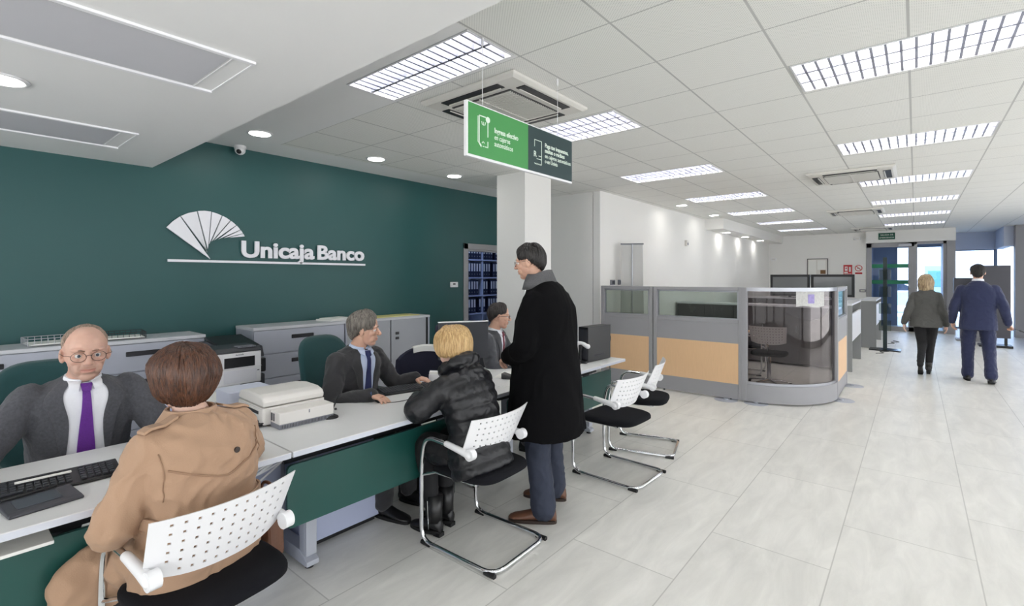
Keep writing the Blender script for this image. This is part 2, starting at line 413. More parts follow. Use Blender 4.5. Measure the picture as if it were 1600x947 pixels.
b.build('green_band', gband, d2)
b = MB(); b.tube([(.45, -.03, .9), (.45, -.08, .9), (.45, -.08, 1.25), (.45, -.03, 1.25)], .012); b.build('pull_handle', alu, d2, smooth=True)
b = MB(); b.box(.2, .5, -.09, -.03, 2.44, 2.52); b.build('door_closer', alu, d2, bevel=.01)
d3 = framed_glass('door_3', -.03, .66, YF, 0, 2.56, .07, glass_blue)
b = MB(); b.box(.66, .84, YF-.12, YF+.15, 0, 2.62); struct(b, 'trim_5', part_grey, bevel=.005)
b = MB(); b.box(1.98, 2.16, 17.9, 18.2, 0, CH); struct(b, 'trim_6', part_grey, bevel=.005)
b = MB(); b.box(.84, 1.98, 20.0, 20.15, 2.38, CH); b.box(1.8, 1.98, 18.2, 20.1, 2.38, CH); struct(b, 'wall_vestibule', mat('vestibule_blue_grey', (200, 208, 226), .6))
b = MB(); b.box(-1.2, -1.08, YF+.12, 20.6, 0, CH); b.box(-1.2, -.45, 20.1, 20.2, 0, CH); b.box(-.5, 4.5, 20.1, 20.2, 2.5, CH+.15); b.box(.62,.72, YF+.15, 20.6, 0, CH)
struct(b, 'wall_porch', mat('porch_grey_blue', (172, 178, 190), .6))
w1 = framed_glass('window_1', .84, 1.82, 20.05, 0, 2.4, .05, glass_blue, blue_frame)
w2 = framed_glass('window_2', 2.16, 3.3, 18.05, 0, 2.9, .05, glass_blue, blue_frame)
w3 = framed_glass('window_3', 3.3, 4.5, 18.05, 0, 2.9, .05, glass_blue, blue_frame)
w4 = framed_glass('window_4', 1.82, 3.3, 20.3, 0, 2.5, .05, glass_blue, blue_frame)
# outside: bright facade, pavement
b = MB(); b.box(-14, 20, 34, 34.3, 0, 9); struct(b, 'wall_street', mat('street_facade', (225, 225, 225), .8, var=.05, vscale=1))
b = MB()
for i in range(24): b.box(3.0, 6.4, 25.0-.02, 25.03, .3+i*.1, .38+i*.1)
b.box(2.95, 6.45, 25.05, 25.1, 0, 3)
tag(b.build('roller_shutter', mat('shutter_white', (200, 208, 225), .5)), 'white slatted roller shutter seen through the glass at right edge', 'shutter')

# ------------------------------------------------------------ luminaires
lum_em = mat('lamp_emission', (255, 255, 255), .5, emit=(255, 252, 247), estr=PANEL_E)
lum_frame = mat('luminaire_frame', (232, 233, 236), .4)
louvre_m = mat('louvre_aluminium', (160, 162, 176), .35, .2)
def luminaire(w, d, n=14, m=3):
    r = empty('ceiling_light', (0, 0, 0))
    b = MB(); t = .012; h = .10
    b.box(-w/2, w/2, -d/2, -d/2+t, -.004, h); b.box(-w/2, w/2, d/2-t, d/2, -.004, h); b.box(-w/2, -w/2+t, -d/2+t, d/2-t, -.004, h); b.box(w/2-t, w/2, -d/2+t, d/2-t, -.004, h)
    b.box(-w/2, w/2, -d/2, d/2, h, h+.01); b.build('frame', lum_frame, r)
    b = MB()
    for k in range(m): y = -d/2+d*(k+.5)/m; b.tube([(-w/2+.02, y, h-.004), (w/2-.02, y, h-.004)], .013, 10)
    b.build('tube_lamp', lum_em, r)
    b = MB()
    for k in range(1, m): y = -d/2+d*k/m; b.prism([(y-.010, 0), (y+.010, 0), (y+.003, .07), (y-.003, .07)], -w/2+t, w/2-t, lambda a, c, hh: (hh, a, c))
    for k in range(1, n): x = -w/2+w*k/n; b.prism([(x-.007, 0), (x+.007, 0), (x+.0015, .058), (x-.0015, .058)], -d/2+t, d/2-t, lambda a, c, hh: (a, hh, c))
    b.build('louvre', louvre_m, r)
    return r
ORD = ['nearest', 'second', 'third', 'fourth', 'fifth', 'sixth', 'farthest']
pa = luminaire(1.18, .40, 17, 2); pb = luminaire(1.18, .55, 17, 3)
for i, l in enumerate(LUM):
    o = pa if i == 0 else (pb if i == 1 else copy_tree(pb)); o.location = (l[0], l[1], CH)
    if i == 0: lab = 'slim louvred ceiling light in front of the air conditioning cassette, nearest the logo wall'
    elif i == 1: lab = 'louvred ceiling light half hidden behind the hanging green sign'
    elif i < 7: lab = 'louvred ceiling light, %s past the hanging sign in the row beside the white side wall' % ['', 'first', 'second', 'third', 'fourth', 'fifth'][i-1]
    elif i < 13: lab = 'louvred ceiling light, %s in the row over the walkway' % ['nearest', 'second nearest', 'third', 'fourth', 'fifth', 'farthest'][i-7]
    else: lab = 'louvred ceiling light outside the right and near edges of the photo'
    o['label'] = lab; o['category'] = 'ceiling light'; o['group'] = 'louvred ceiling lights' if i < 13 else 'louvred ceiling lights out of the frame'
# downlights
def downlight():
    r = empty('downlight', (0, 0, 0))
    b = MB(); R = []
    for rr, z in ((.085, 0), (.112, 0), (.112, -.006), (.10, -.012), (.088, -.008)): R.append([(rr*math.cos(a), rr*math.sin(a), z) for a in [2*PI*k/32 for k in range(32)]])
    b.loft(R, closed=True); b.build('trim_ring', white_plastic, r, smooth=True)
    b = MB(); b.cyl((0, 0, -.009), .088, .006, n=32); b.build('diffuser', mat('downlight_emission', (255, 255, 255), .5, emit=(255, 252, 246), estr=DOWN_E), r)
    return r
dp = downlight()
DL = [(-4.7, 2.0, CH, 'round downlight beside the dome camera'), (-4.7, 3.27, CH, 'round downlight above the logo lettering, middle of the three before the column'), (-4.7, 4.48, CH, 'round downlight closest to the white column'),
      (-3.58, .25, 2.57, 'round downlight in the lowered soffit at the left edge of the photo')]
for i, (x, y, z, lab) in enumerate(DL):
    o = dp if i == 0 else copy_tree(dp); o.location = (x, y, z-.001); tag(o, lab, 'downlight', 'round downlights over the counter')
for i, (x, y) in enumerate([(-3.35, 9.0), (-3.35, 10.9), (-3.58, 12.6), (-3.58, 14.3), (-3.58, 16.0)]):
    o = copy_tree(dp); o.location = (x, y, (CH if y < 11.6 else 2.66)-.001)
    tag(o, 'small round downlight washing the white side wall, %s from the cubicle' % ['first', 'second', 'third', 'fourth', 'fifth'][i], 'downlight', 'downlights along the white side wall')
    ld = bpy.data.lights.new('spot', 'SPOT'); ld.energy = 4 if y < 11.6 else 1.2; ld.spot_size = 2.0; ld.spot_blend = 1; ld.shadow_soft_size = .06; ld.color = (1, .97, .93)
    lo = bpy.data.objects.new('lamp', ld); COL.objects.link(lo); lo.parent = o; lo.location = (0, 0, -.03)
# archive lamp (bluish office light inside the archive)
o = empty('ceiling_light', (-6.6, 6.3, 2.75), 0, 'plain batten light inside the archive room, hidden above the doorway', 'ceiling light')
b = MB(); b.box(-.08, .08, -.6, .6, -.05, 0); b.build('batten', mat('cool_lamp', (255, 255, 255), .5, emit=(175, 200, 255), estr=16), o)

# ------------------------------------------------------------ cabinets against the green wall
handle_m = mat('black_handle', (30, 30, 36), .35)
def drawer_cabinet(x0, x1, y0, y1, h, rows, label):
    r = empty('filing_cabinet', ((x0+x1)/2, (y0+y1)/2, 0), 0, label, 'filing cabinet', 'low silver cabinets along the green wall')
    w = (y1-y0)/2; d = (x1-x0)/2
    b = MB(); b.box(-d, d-.02, -w, w, .05, h-.03); b.box(-d, d-.04, -w+.02, w-.02, 0, .05); b.build('body', cab_m, r, bevel=.003)
    b = MB(); b.box(-d-.0, d+.005, -w-.004, w+.004, h-.03, h); b.build('top', cab_top_m, r, bevel=.004)
    hh = (h-.03-.06)/rows
    for k in range(rows):
        z0 = .06+hh*k+.004; z1 = .06+hh*(k+1)-.004
        b = MB(); b.box(d-.02, d, -w+.006, w-.006, z0, z1); dd = b.build('drawer', cab_m, r, bevel=.004)
        b = MB(); b.box(d, d+.012, -.12, .12, z1-.10, z1-.06); b.build('handle', handle_m, dd, bevel=.005)
    return r
drawer_cabinet(-5.4, -4.98, .72, 1.64, 1.04, 4, 'silver drawer cabinet behind the man with the purple tie, right of the wire tray')
drawer_cabinet(-5.4, -4.98, -.22, .715, 1.04, 4, 'silver cabinet at the left edge of the photo under the grey wire tray')
drawer_cabinet(-5.4, -4.98, -1.2, -.225, 1.04, 4, 'silver cabinet outside the left edge of the photo')
drawer_cabinet(-5.4, -4.98, 2.06, 3.05, 1.06, 4, 'silver drawer cabinet behind the green backed chair and the tall grey printer')
def sliding_cabinet(x0, x1, y0, y1, h, label):
    r = empty('storage_cabinet', ((x0+x1)/2, (y0+y1)/2, 0), 0, label, 'cabinet', 'low silver cabinets along the green wall')
    w = (y1-y0)/2; d = (x1-x0)/2; m2 = mat('tambour_grey', (165, 168, 174), .45, .2)
    b = MB(); b.box(-d, d-.04, -w, w, .05, h-.03); b.box(-d, d-.04, -w+.02, w-.02, 0, .05); b.box(d-.04, d, -w, -w+.02, .05, h-.03); b.box(d-.04, d, w-.02, w, .05, h-.03); b.box(d-.04, d, -w, w, .03, .06)
    b.build('body', cab_m, r, bevel=.003)
    b = MB(); b.box(-d, d+.005, -w-.003, w+.003, h-.03, h); b.build('top', cab_top_m, r, bevel=.004)
    b = MB(); b.box(d-.03, d-.012, -w+.02, 0, .06, h-.03); b.build('sliding_door', m2, r, bevel=.003)
    b = MB(); b.box(d-.022, d-.004, 0.01, w-.06, .06, h-.03); dd = b.build('sliding_door', m2, r, bevel=.003)
    for z in (.86, .8): bb = MB(); bb.box(d-.004, d+.006, .07, .12, z-.016, z+.016); bb.build('lock', handle_m, dd, bevel=.004)
    b = MB(); b.box(d-.03, d-.015, w-.06, w-.02, .06, h-.03); b.build('edge_strip', black_plastic, r)
    return r
sliding_cabinet(-5.4, -4.98, 3.06, 4.30, 1.06, 'silver cabinet with two sliding doors, right of the seated man in the dark suit')
# ------------------------------------------------------------ desks
DX0, DX1, DZ1 = -2.98, -2.22, .75
def desk(y0, y1, label, leg_ys, screen):
    r = empty('desk', ((DX0+DX1)/2, (y0+y1)/2, 0), 0, label, 'desk', 'white counter desks with green front panels')
    cy = (y0+y1)/2; hx = (DX1-DX0)/2; w = (y1-y0)/2
    b = MB(); b.box(-hx, hx, -w, w, DZ1-.028, DZ1); b.build('desktop', desk_top_m, r, bevel=.003)
    b = MB(); b.box(hx-.001, hx+.0015, -w+.002, w-.002, DZ1-.026, DZ1-.003); b.build('edge_band', desk_edge_m, r)
    for (a, c) in screen:
        b = MB(); b.rbox(hx-.15, hx-.13, a-cy, c-cy, .33, .638, .025, 'x'); b.build('front_panel', panel_green, r, bevel=.002)
        b = MB(); b.box(hx-.30, hx-.27, a-cy+.05, c-cy-.05, .60, .70); b.build('rail', dark_grey_pl, r)
    for ly in leg_ys:
        q = ly-cy
        b = MB(); b.rbox(hx-.36, hx-.29, q-.03, q+.03, .05, DZ1-.03, .015); b.box(hx-.29, hx-.275, q-.03, q+.03, .07, DZ1-.03)
        b.prism([(-hx+.02, 0.02), (hx-.26, .02), (hx-.26, .045), (hx-.34, .09), (-hx+.10, .09), (-hx+.02, .045)], q-.035, q+.035, lambda a, c, h: (a, h, c))
        b.rbox(-hx+.06, -hx+.13, q-.03, q+.03, .05, DZ1-.03, .015)
        lg = b.build('leg', alu_paint, r, bevel=.003)
        b = MB(); b.cyl((hx-.30, q, 0), .022, .022); b.cyl((-hx+.06, q, 0), .022, .022); b.build('foot', black_rubber, lg)
    return r
desk(-.85, 1.087, 'long white desk of the bearded man with keyboard and signature pad, at the left edge', (-.6,), [(-.8, .98)])
desk(1.093, 2.745, 'middle white desk holding the large beige slip printer', (1.33, 2.62), [(1.13, 2.68)])
desk(2.751, 4.45, 'far white desk with a black computer tower on its end', (3.0, 4.25), [(2.80, 4.40)])
b = MB(); b.box(-2.44, -2.29, -.30, .29, .64, .652); tag(b.build('paper_tray', paper, bevel=.002), 'white tray under the front edge of the first desk, left of the trench coat', 'tray')
# under-desk units
o = empty('pedestal', (-2.86, 1.64, 0), 0, 'pale blue grey drawer pedestal standing under the middle desk', 'drawer unit')
b = MB(); b.box(-.2, .19, -.26, .24, .03, .62); b.build('body', mat('pale_blue_grey', (178, 186, 212), .45, var=.02), o, bevel=.004)
b = MB(); b.box(-.215, -.2, -.255, .235, .05, .22); b.box(-.215, -.2, -.255, .235, .23, .40); b.box(-.215, -.2, -.255, .235, .41, .6); b.build('drawer_front', alu_paint, o, bevel=.003)
b = MB(); b.box(-.18, .17, -.24, .22, 0, .03); b.build('plinth', black_plastic, o)
o = empty('cable_cabinet', (-2.75, 1.05, 0), 0, 'pale blue perforated cable housing between the first two desks', 'cable housing')
b = MB(); b.box(-.16, .14, -.20, .17, .0, .70); b.build('body', MATS['pale_blue_grey'], o, bevel=.004)
b = MB()
for k in range(6): b.cyl((.140, -.14+.05*k, .10+.015*k), .016, .002, axis=0, n=16)
b.build('knockout', mat('pale_blue_dark', (150, 158, 186), .5), o)  # knockout discs in a darker blue than the housing
# cables hanging in the gap
wc = mat('white_cable', (225, 226, 230), .4); bc = mat('black_cable', (20, 20, 22), .5); gc = mat('grey_cable', (150, 152, 158), .5)
for k in range(6):
    z = .58+.012*k+.02*math.sin(k*2.1); y0 = .86; dz = .03*math.cos(k*1.7)
    b = MB(); b.tube(catmull([(-2.53, y0, z-.02), (-2.5, 1.0, z-.03+dz), (-2.5, 1.1, z+dz*.5), (-2.53, 1.24, z+.05), (-2.62, 1.36, z+.06)], 8), .0055, 8)
    tag(b.build('cable', wc, smooth=True), ['lowest white cable', 'fourth white cable from the top', 'second lowest white cable', 'third white cable from the top', 'topmost white cable', 'second white cable from the top'][k]+' in the bundle slung between the first two desks', 'cable', 'white cables in the desk gap')
b = MB(); b.tube(catmull([(-2.55, .80, .50), (-2.50, .98, .63), (-2.5, 1.10, .68), (-2.56, 1.3, .70)], 8), .004, 8); tag(b.build('cable', bc, smooth=True), 'thin black cable above the white cables in the gap between the first two desks', 'cable')
b = MB(); b.tube(catmull([(-2.60, 1.20, .30), (-2.56, 1.19, .16), (-2.52, 1.12, .06), (-2.50, 1.0, .006), (-2.5, .9, .006)], 8), .006, 8); tag(b.build('cable', wc, smooth=True), 'white cable curving down to the floor beside the desk leg', 'cable')

# ------------------------------------------------------------ visitor chairs
def perf_back(W, z0, z1, th, sx):
    # curved perforated shell; u across, v up
    b = MB(); pitch = .035; hole = .010; nu = int(W/pitch); nv = 6
    us = [-W/2]; 
    for k in range(nu): c = -W/2+W*(k+.5)/nu; us += [c-hole/2, c+hole/2]
    us += [W/2]
    vs = [0]
    for k in range(nv): c = (k+.75)/(nv+.5); vs += [c-.02, c+.02]
    vs += [1.0]
    def P(u, v, o):
        t = u/(W/2); w = 1-.02*(1-v)+.05*v
        bot = z0+.032*abs(t)**3.0; top = z1+.004*t*t
        z = bot+(top-bot)*v
        x = -.105-.085*v+.055*t*t*(1-.15*v)
        y = u*w
        return (x-o, y, z)
    nU, nV = len(us), len(vs); idx = {}
    for s_ in (0, 1):
        for i, u in enumerate(us):
            for j, v in enumerate(vs): idx[(s_, i, j)] = len(b.v)+0; b.v.append(P(u, v, th*s_))
    F = []
    def ish(i, j):
        if not (0 <= i < nU-1 and 0 <= j < nV-1): return True
        row = (j-1)//2
        if i % 2 == 1 and j % 2 == 1:
            col = (i-1)//2
            return 0 < col < nu-1 and not (row == 0 and (col < 2 or col > nu-3))
        return False
    for i in range(nU-1):
        for j in range(nV-1):
            if ish(i, j): continue
            F.append((idx[0, i, j], idx[0, i+1, j], idx[0, i+1, j+1], idx[0, i, j+1])); F.append((idx[1, i, j+1], idx[1, i+1, j+1], idx[1, i+1, j], idx[1, i, j]))
            for (di, dj, a, c) in ((-1, 0, (i, j), (i, j+1)), (1, 0, (i+1, j), (i+1, j+1)), (0, -1, (i, j), (i+1, j)), (0, 1, (i, j+1), (i+1, j+1))):
                if ish(i+di, j+dj): F.append((idx[(0,)+a], idx[(0,)+c], idx[(1,)+c], idx[(1,)+a]))
    b.f += F; b.m += [0]*len(F); return b
def seat_pad(x0, x1, hw, z0, z1, name='seat', m=black_fabric, parent=None):
    b = MB(); R = []
    cx = (x0+x1)/2; hx = (x1-x0)/2
    for z, s in ((z0, .80), (z0+.006, .93), (z0+.018, 1), ((z0+z1)/2+.005, 1), (z1-.012, .975), (z1-.003, .9), (z1, .7)):
        ring = []
        for k in range(40):
            a = 2*PI*k/40; ca, sa = math.cos(a), math.sin(a); e = 2/4.2
            x = cx+hx*s*math.copysign(abs(ca)**e, ca); y = hw*s*math.copysign(abs(sa)**e, sa)*(1-.07*((cx-x)/hx > .2)*((cx-x)/hx))
            ring.append((x, y, z-.012*max(0, (x-cx)/hx-.5)*2))
        R.append(ring)
    b.loft(R); return b.build(name, m, parent, smooth=True)
def visitor_chair():
    r = empty('visitor_chair', (0, 0, 0))
    b = MB(); y = .235
    def side(s): return [(-.10, s*y, .600), (.05, s*y, .622), (.235, s*y, .632), (.268, s*y, .48), (.268, s*y, .017), (-.29, s*y, .017)]
    path = side(1)+side(-1)[::-1]
    b.tube(fillet(path, .09, 8), .0125, 12)
    b.build('tube_frame', chrome, r, smooth=True)
    b = MB()
    for s in (1, -1): b.tube([(.268, s*y, .40), (.18, s*.20, .425), (-.12, s*.19, .425)], .009, 8)
    b.tube([(.14, -.2, .425), (.14, .2, .425)], .009, 8); b.tube([(-.10, -.2, .425), (-.10, .2, .425)], .009, 8)
    b.build('seat_bracket', chrome, r, smooth=SM)
    seat_pad(-.225, .245, .235, .425, .482, parent=r)
    perf_back(.475, .555, .79, .006, 1).build('backrest', white_plastic, r, smooth=.6)
    for s in (1, -1):
        b = MB(); b.limb([(-.115, s*y, .598), (-.04, s*y, .610), (.06, s*y, .624)], [.022, .019, .017], 5, 14)
        b.cyl((-.118, s*y-(.024 if s > 0 else .012), .600), .031, .036, axis=1, n=20); b.build('armrest', white_plastic, r, smooth=SM)
    for x in (.23, -.26):
        for s in (1, -1):
            b = MB(); b.tube([(x-.035, s*y, .010), (x+.035, s*y, .010)], .0135, 10); b.build('glide', black_rubber, r, smooth=SM)
    return r
def tag_chair(o, lab, g='white perforated visitor chairs'): o['label'] = lab; o['category'] = 'chair'; o['group'] = g; return o
vc = visitor_chair()
chairs = [((-2.009, .676, 0), 3.271, 'white backed visitor chair under the woman in the beige trench coat'),
          ((-1.974, 2.111, 0), 3.168, 'white backed visitor chair under the blonde woman in the black padded jacket'),
          ((-1.836, 3.543, 0), 3.10, 'empty white backed visitor chair just right of the man in the long black coat'),
          ((-1.941, 4.25, 0), 3.41, 'empty white backed visitor chair farthest from the camera, beside the end of the counter'),
          ((-2.15, 8.6, 0), PI*.03, 'white visitor chair behind the curved glass, the one with the chrome sled frame')]
for i, (l, a, lab) in enumerate(chairs):
    o = vc if i == 0 else copy_tree(vc); o.location = l; o.rotation_euler = (0, 0, a); tag_chair(o, lab)
# swivel version inside the cubicle
sw = empty('swivel_chair', (-1.62, 7.75, 0), PI*.52, 'white perforated swivel chair right behind the curved glass', 'chair')
perf_back(.46, .60, .86, .006, 1).build('backrest', white_plastic, sw, smooth=.6)
seat_pad(-.23, .24, .235, .44, .50, parent=sw)
b = MB(); b.cyl((0, 0, .07), .028, .37, n=16); b.tube([(-.05, 0, .43), (-.16, 0, .5), (-.17, 0, .62)], .015, 10); b.build('column', chrome, sw, smooth=SM)
for k in range(5):
    a = 2*PI*k/5; b = MB(); b.limb([(0, 0, .09), (.15*math.cos(a), .15*math.sin(a), .075), (.28*math.cos(a), .28*math.sin(a), .055)], [.02, .016, .012], 4, 10); lg = b.build('leg', chrome, sw, smooth=True)
    b = MB(); b.cyl((.28*math.cos(a), .28*math.sin(a)-.012, .025), .025, .024, axis=1, n=16); b.build('castor', black_rubber, lg, smooth=SM)
# clerk chairs
def clerk_chair(m, label, loc, rz, grp=None):
    r = empty('office_chair', loc, rz, label, 'office chair', grp)
    seat_pad(-.24, .26, .245, .41, .485, m=m, parent=r)
    b = MB(); R = []
    for x, s in ((-.03, .86), (-.022, .96), (0, 1), (.02, .97), (.03, .88)):
        ring = []
        for k in range(44):
            a = 2*PI*k/44; ca, sa = math.cos(a), math.sin(a); e = 2/3.4
            yy = .235*s*math.copysign(abs(ca)**e, ca); zz = .80+.295*s*math.copysign(abs(sa)**e, sa)
            yy *= 1-.10*max(0, (.75-zz)/.25)
            ring.append((-.27-x+.5*yy*yy-.05*((zz-.75)/.3)**2-(zz-.6)*.10, yy, zz))
        R.append(ring)
    b.loft(R); b.build('backrest', m, r, smooth=True)
    b = MB(); b.cyl((0, 0, .08), .03, .33, n=16); b.build('column', black_plastic, r, smooth=SM)
    b = MB(); b.box(-.34, -.30, -.04, .04, .42, .80); b.box(-.34, 0, -.04, .04, .38, .42); b.build('back_bracket', black_plastic, r, bevel=.01)
    for k in range(5):
        a = 2*PI*k/5+.3; b = MB(); b.limb([(0, 0, .10), (.15*math.cos(a), .15*math.sin(a), .085), (.29*math.cos(a), .29*math.sin(a), .062)], [.028, .022, .016], 4, 10); lg = b.build('leg', black_plastic, r, smooth=True)
        b = MB(); b.cyl((.29*math.cos(a), .29*math.sin(a)-.014, .028), .028, .028, axis=1, n=16); b.build('castor', black_rubber, lg, smooth=SM)
    for s in (1, -1):
        b = MB(); b.rbox(-.12, .14, s*.28-.03, s*.28+.03, .64, .67, .02); b.tube(fillet([(0, s*.2, .42), (0, s*.28, .44), (0, s*.28, .65)], .04), .013, 8); b.build('armrest', black_plastic, r, smooth=SM)
    return r
clerk_chair(green_fabric, 'dark green office chair behind the bearded man in the grey blazer', (-3.40, .43, 0), math.radians(-2), 'dark green office chairs')
clerk_chair(green_fabric, 'dark green office chair behind the grey haired man in the dark suit', (-3.32, 2.08, 0), math.radians(8), 'dark green office chairs')
navy_fab = mat('navy_fabric', (26, 28, 50), .8, bump=.3, bscale=500, var=.1)
clerk_chair(navy_fab, 'navy office chair of the bespectacled man by the doorway', (-3.35, 3.50, 0), math.radians(20))
# navy rounded seat back with white cover, behind the desks
r = empty('guest_chair', (-3.44, 2.88, 0), math.radians(-55), 'navy tub chair with a white cover seen between the keyboard and the blonde woman', 'chair')
seat_pad(-.22, .24, .24, .40, .47, m=navy_fab, parent=r)
b = MB(); R = []
for i in range(13):
    a = -1.25+2.5*i/12; rad = .245; x = -rad*math.cos(a)*1.0; y = rad*math.sin(a); hgt = .90-.10*abs(a/1.25)**2.5
    nx, ny = -math.cos(a), math.sin(a)
    R.append([(x+nx*t, y+ny*t, z) for t, z in ((.0, .42), (.045, .42), (.05, .7), (.04, hgt-.01), (.02, hgt), (.0, hgt-.01), (-.01, .7))])
b.loft(R); b.build('backrest', navy_fab, r, smooth=SM)
b = MB(); R = []
for i in range(9):
    a = -.6+1.1*i/8; rad = .245; hgt = .905-.10*abs(a/1.25)**2.5; nx, ny = -math.cos(a), math.sin(a)
    R.append([(-rad*math.cos(a)+nx*t, rad*math.sin(a)+ny*t, z) for t, z in ((.058, hgt-.06), (.056, hgt-.005), (.02, hgt+.012), (-.012, hgt), (-.012, hgt-.05), (.04, hgt-.002))])
b.loft(R); b.build('cover', paper, r, smooth=SM)
b = MB()
for sx in (.18, -.16):
    for sy in (.18, -.18): b.tube([(sx, sy, .41), (sx*1.15, sy*1.15, 0)], .013, 8)
b.build('leg_frame', black_plastic, r, smooth=SM)

# ------------------------------------------------------------ desk equipment
def keyboard(name, loc, rz, label, W=.46, D=.155):
    r = empty(name, loc, rz, label, 'keyboard', 'black keyboards')
    b = MB(); b.prism([(-D/2, 0), (D/2, 0), (D/2, .012), (-D/2, .026)], -W/2, W/2, lambda a, c, h: (a, h, c)); b.build('case', black_plastic, r, bevel=.004)
    b = MB(); rows = 6; cols = 21
    for i in range(rows):
        for j in range(cols):
            if j in (15, 17) and False: continue
            x = -D/2+.02+(D-.035)*(i+.5)/rows-.003; y = -W/2+.02+(W-.04)*(j+.5)/cols
            if j in (15,): continue
            z = .026-.014*(x+D/2)/D
            if i == rows-1 and 4 < j < 9:
                if j == 5: b.box(x-.008, x+.008, y-.008, y+.07, z-.001, z+.007)
                continue
            b.box(x-.008, x+.008, y-.0085, y+.0085, z-.001, z+.007)
    b.build('keys', dark_grey_pl, r, bevel=.0015, seg=1)
    return r
k1 = keyboard('keyboard', (-2.60, .28, .75), math.radians(-3), 'black keyboard in front of the bearded man on the first desk', .50, .17)
b = MB(); b.box(-.02, -.004, -.06, .10, .030, .0345); b.build('key_label_strip', paper, k1)
keyboard('keyboard', (-2.80, 2.22, .75), math.radians(-14), 'black keyboard under the left hand of the man in the dark suit')
# signature pad
r = empty('signature_pad', (-2.41, .27, .75), math.radians(8), 'dark grey signature pad on the front edge of the first desk', 'signature pad')
b = MB(); b.prism([(-.075, 0), (.075, 0), (.075, .010), (.05, .014), (-.06, .022), (-.075, .018)], -.10, .10, lambda a, c, h: (a, h, c)); b.build('case', mat('pad_grey', (62, 63, 70), .4), r, bevel=.006, seg=3)
b = MB(); b.prism([(-.045, .0215), (.04, .0155), (.04, .0170), (-.045, .023)], -.07, .05, lambda a, c, h: (a, h, c)); b.build('screen', mat('pad_screen', (86, 88, 96), .15), r)
b = MB(); b.tube([(-.06, -.09, .028), (-.066, .06, .028)], .0045, 8); b.build('stylus', black_plastic, r, smooth=SM)
b = MB(); b.tube(catmull([(-2.50, .20, .757), (-2.53, .30, .757), (-2.50, .42, .757), (-2.54, .5, .757)], 8), .003, 6); tag(b.build('cable', bc, smooth=True), 'black cord lying between the keyboard and the signature pad', 'cable')
# mouse
r = empty('computer_mouse', (-2.70, 1.905, .75), math.radians(-15), 'black mouse under the right hand of the man in the dark suit', 'mouse')
b = MB(); b.ell((0, 0, .012), (.055, .031, .024)); b.box(-.05, .05, -.028, .028, 0, .008); b.build('body', black_plastic, r, smooth=True)
b = MB(); b.cyl((.028, -.004, .026), .009, .008, axis=1, n=14); b.build('scroll_wheel', grey_plastic, r, smooth=SM)
b = MB(); b.tube(catmull([(.05, 0, .008), (.09, .03, .004), (.10, .12, .004), (.06, .22, .004), (.02, .30, .004)], 8), .0022, 6); b.build('cord', black_plastic, r, smooth=True)
# pen on round base
r = empty('pen_stand', (-2.60, 1.50, .75), 0, 'round black pen stand beside the beige slip printer', 'pen stand')
b = MB(); b.cyl((0, 0, 0), .045, .008, n=32, r2=.042); b.ell((0, 0, .008), (.035, .035, .012)); b.build('base', black_plastic, r, smooth=SM)
b = MB(); b.tube([(.0, .0, .015), (-.035, .075, .12)], [.005, .0035], 8); b.build('pen', black_plastic, r, smooth=SM)
# white card holder, pink note
r = empty('card_holder', (-2.86, 2.52, .75), math.radians(-60), 'small white card holder at the end of the second keyboard', 'card holder')
b = MB(); b.box(-.02, .02, -.045, .045, 0, .004); b.box(-.02, -.016, -.045, .045, 0, .085); b.box(.004, .008, -.045, .045, 0, .06); b.build('body', white_plastic, r, bevel=.001)
b = MB(); b.box(-.014, .003, -.043, .043, .004, .078); b.build('cards', paper, r)
b = MB(); b.box(-2.60, -2.52, 2.14, 2.22, .75, .7515); tag(b.build('paper_note', mat('pink_paper', (232, 190, 200), .8)), 'small pink slip on the desk by the blonde woman\'s sleeve', 'note')
# big beige slip printer
r = empty('slip_printer', (-2.83, 1.345, .75), math.radians(-2), 'large beige slip printer with a domed lid on the middle desk', 'printer')
bp_m = mat('beige_plastic', (224, 221, 216), .45, var=.015); bp_d = mat('beige_plastic_seam', (180, 178, 176), .5)
b = MB(); b.rbox(-.28, .17, -.22, .22, .012, .135, .02); b.build('body', bp_m, r, bevel=.006, seg=3)
b = MB(); b.prism([(-.275, .14), (.165, .14), (.168, .175), (.15, .205), (.08, .222), (-.10, .225), (-.25, .205), (-.278, .175)], -.215, .215, lambda a, c, h: (a, h, c)); b.build('lid', bp_m, r, bevel=.014, seg=4)
b = MB(); b.rbox(.17, .31, -.17, .215, .035, .118, .008); b.build('front_tray', bp_m, r, bevel=.005, seg=3)
b = MB(); b.rbox(.165, .308, -.168, .213, .0, .036, .006); 
b.build('vent_base', mat('vent_grey', (132, 134, 142), .5), r, bevel=.003)
b = MB()
for k in range(36): y = -.16+.0103*k; b.box(.307, .3095, y, y+.004, .006, .030)
b.build('vent_slot', dark_grey_pl, r)
b = MB(); b.box(.309, .3125, .03, .036, .085, .108); b.build('latch', grey_plastic, r)
b = MB(); b.box(-.20, .10, -.2235, -.2205, .085, .108); b.build('paper_slot', black_plastic, r)
b = MB(); b.box(.185, .205, -.1725, -.169, .05, .105); b.box(.22, .235, -.1725, -.169, .05, .105); b.build('side_slot', dark_grey_pl, r)
b = MB()
for k, x in enumerate((-.18, -.12, -.06, 0.0)): b.box(x-.018, x+.018, -.228, -.219, .018, .05)
b.build('port', grey_plastic, r, bevel=.002)
b = MB(); b.box(-.16, -.02, -.2235, -.2205, .06, .0615); b.box(-.25, .165, -.2215, -.219, .128, .1305); b.build('seam', bp_d, r)
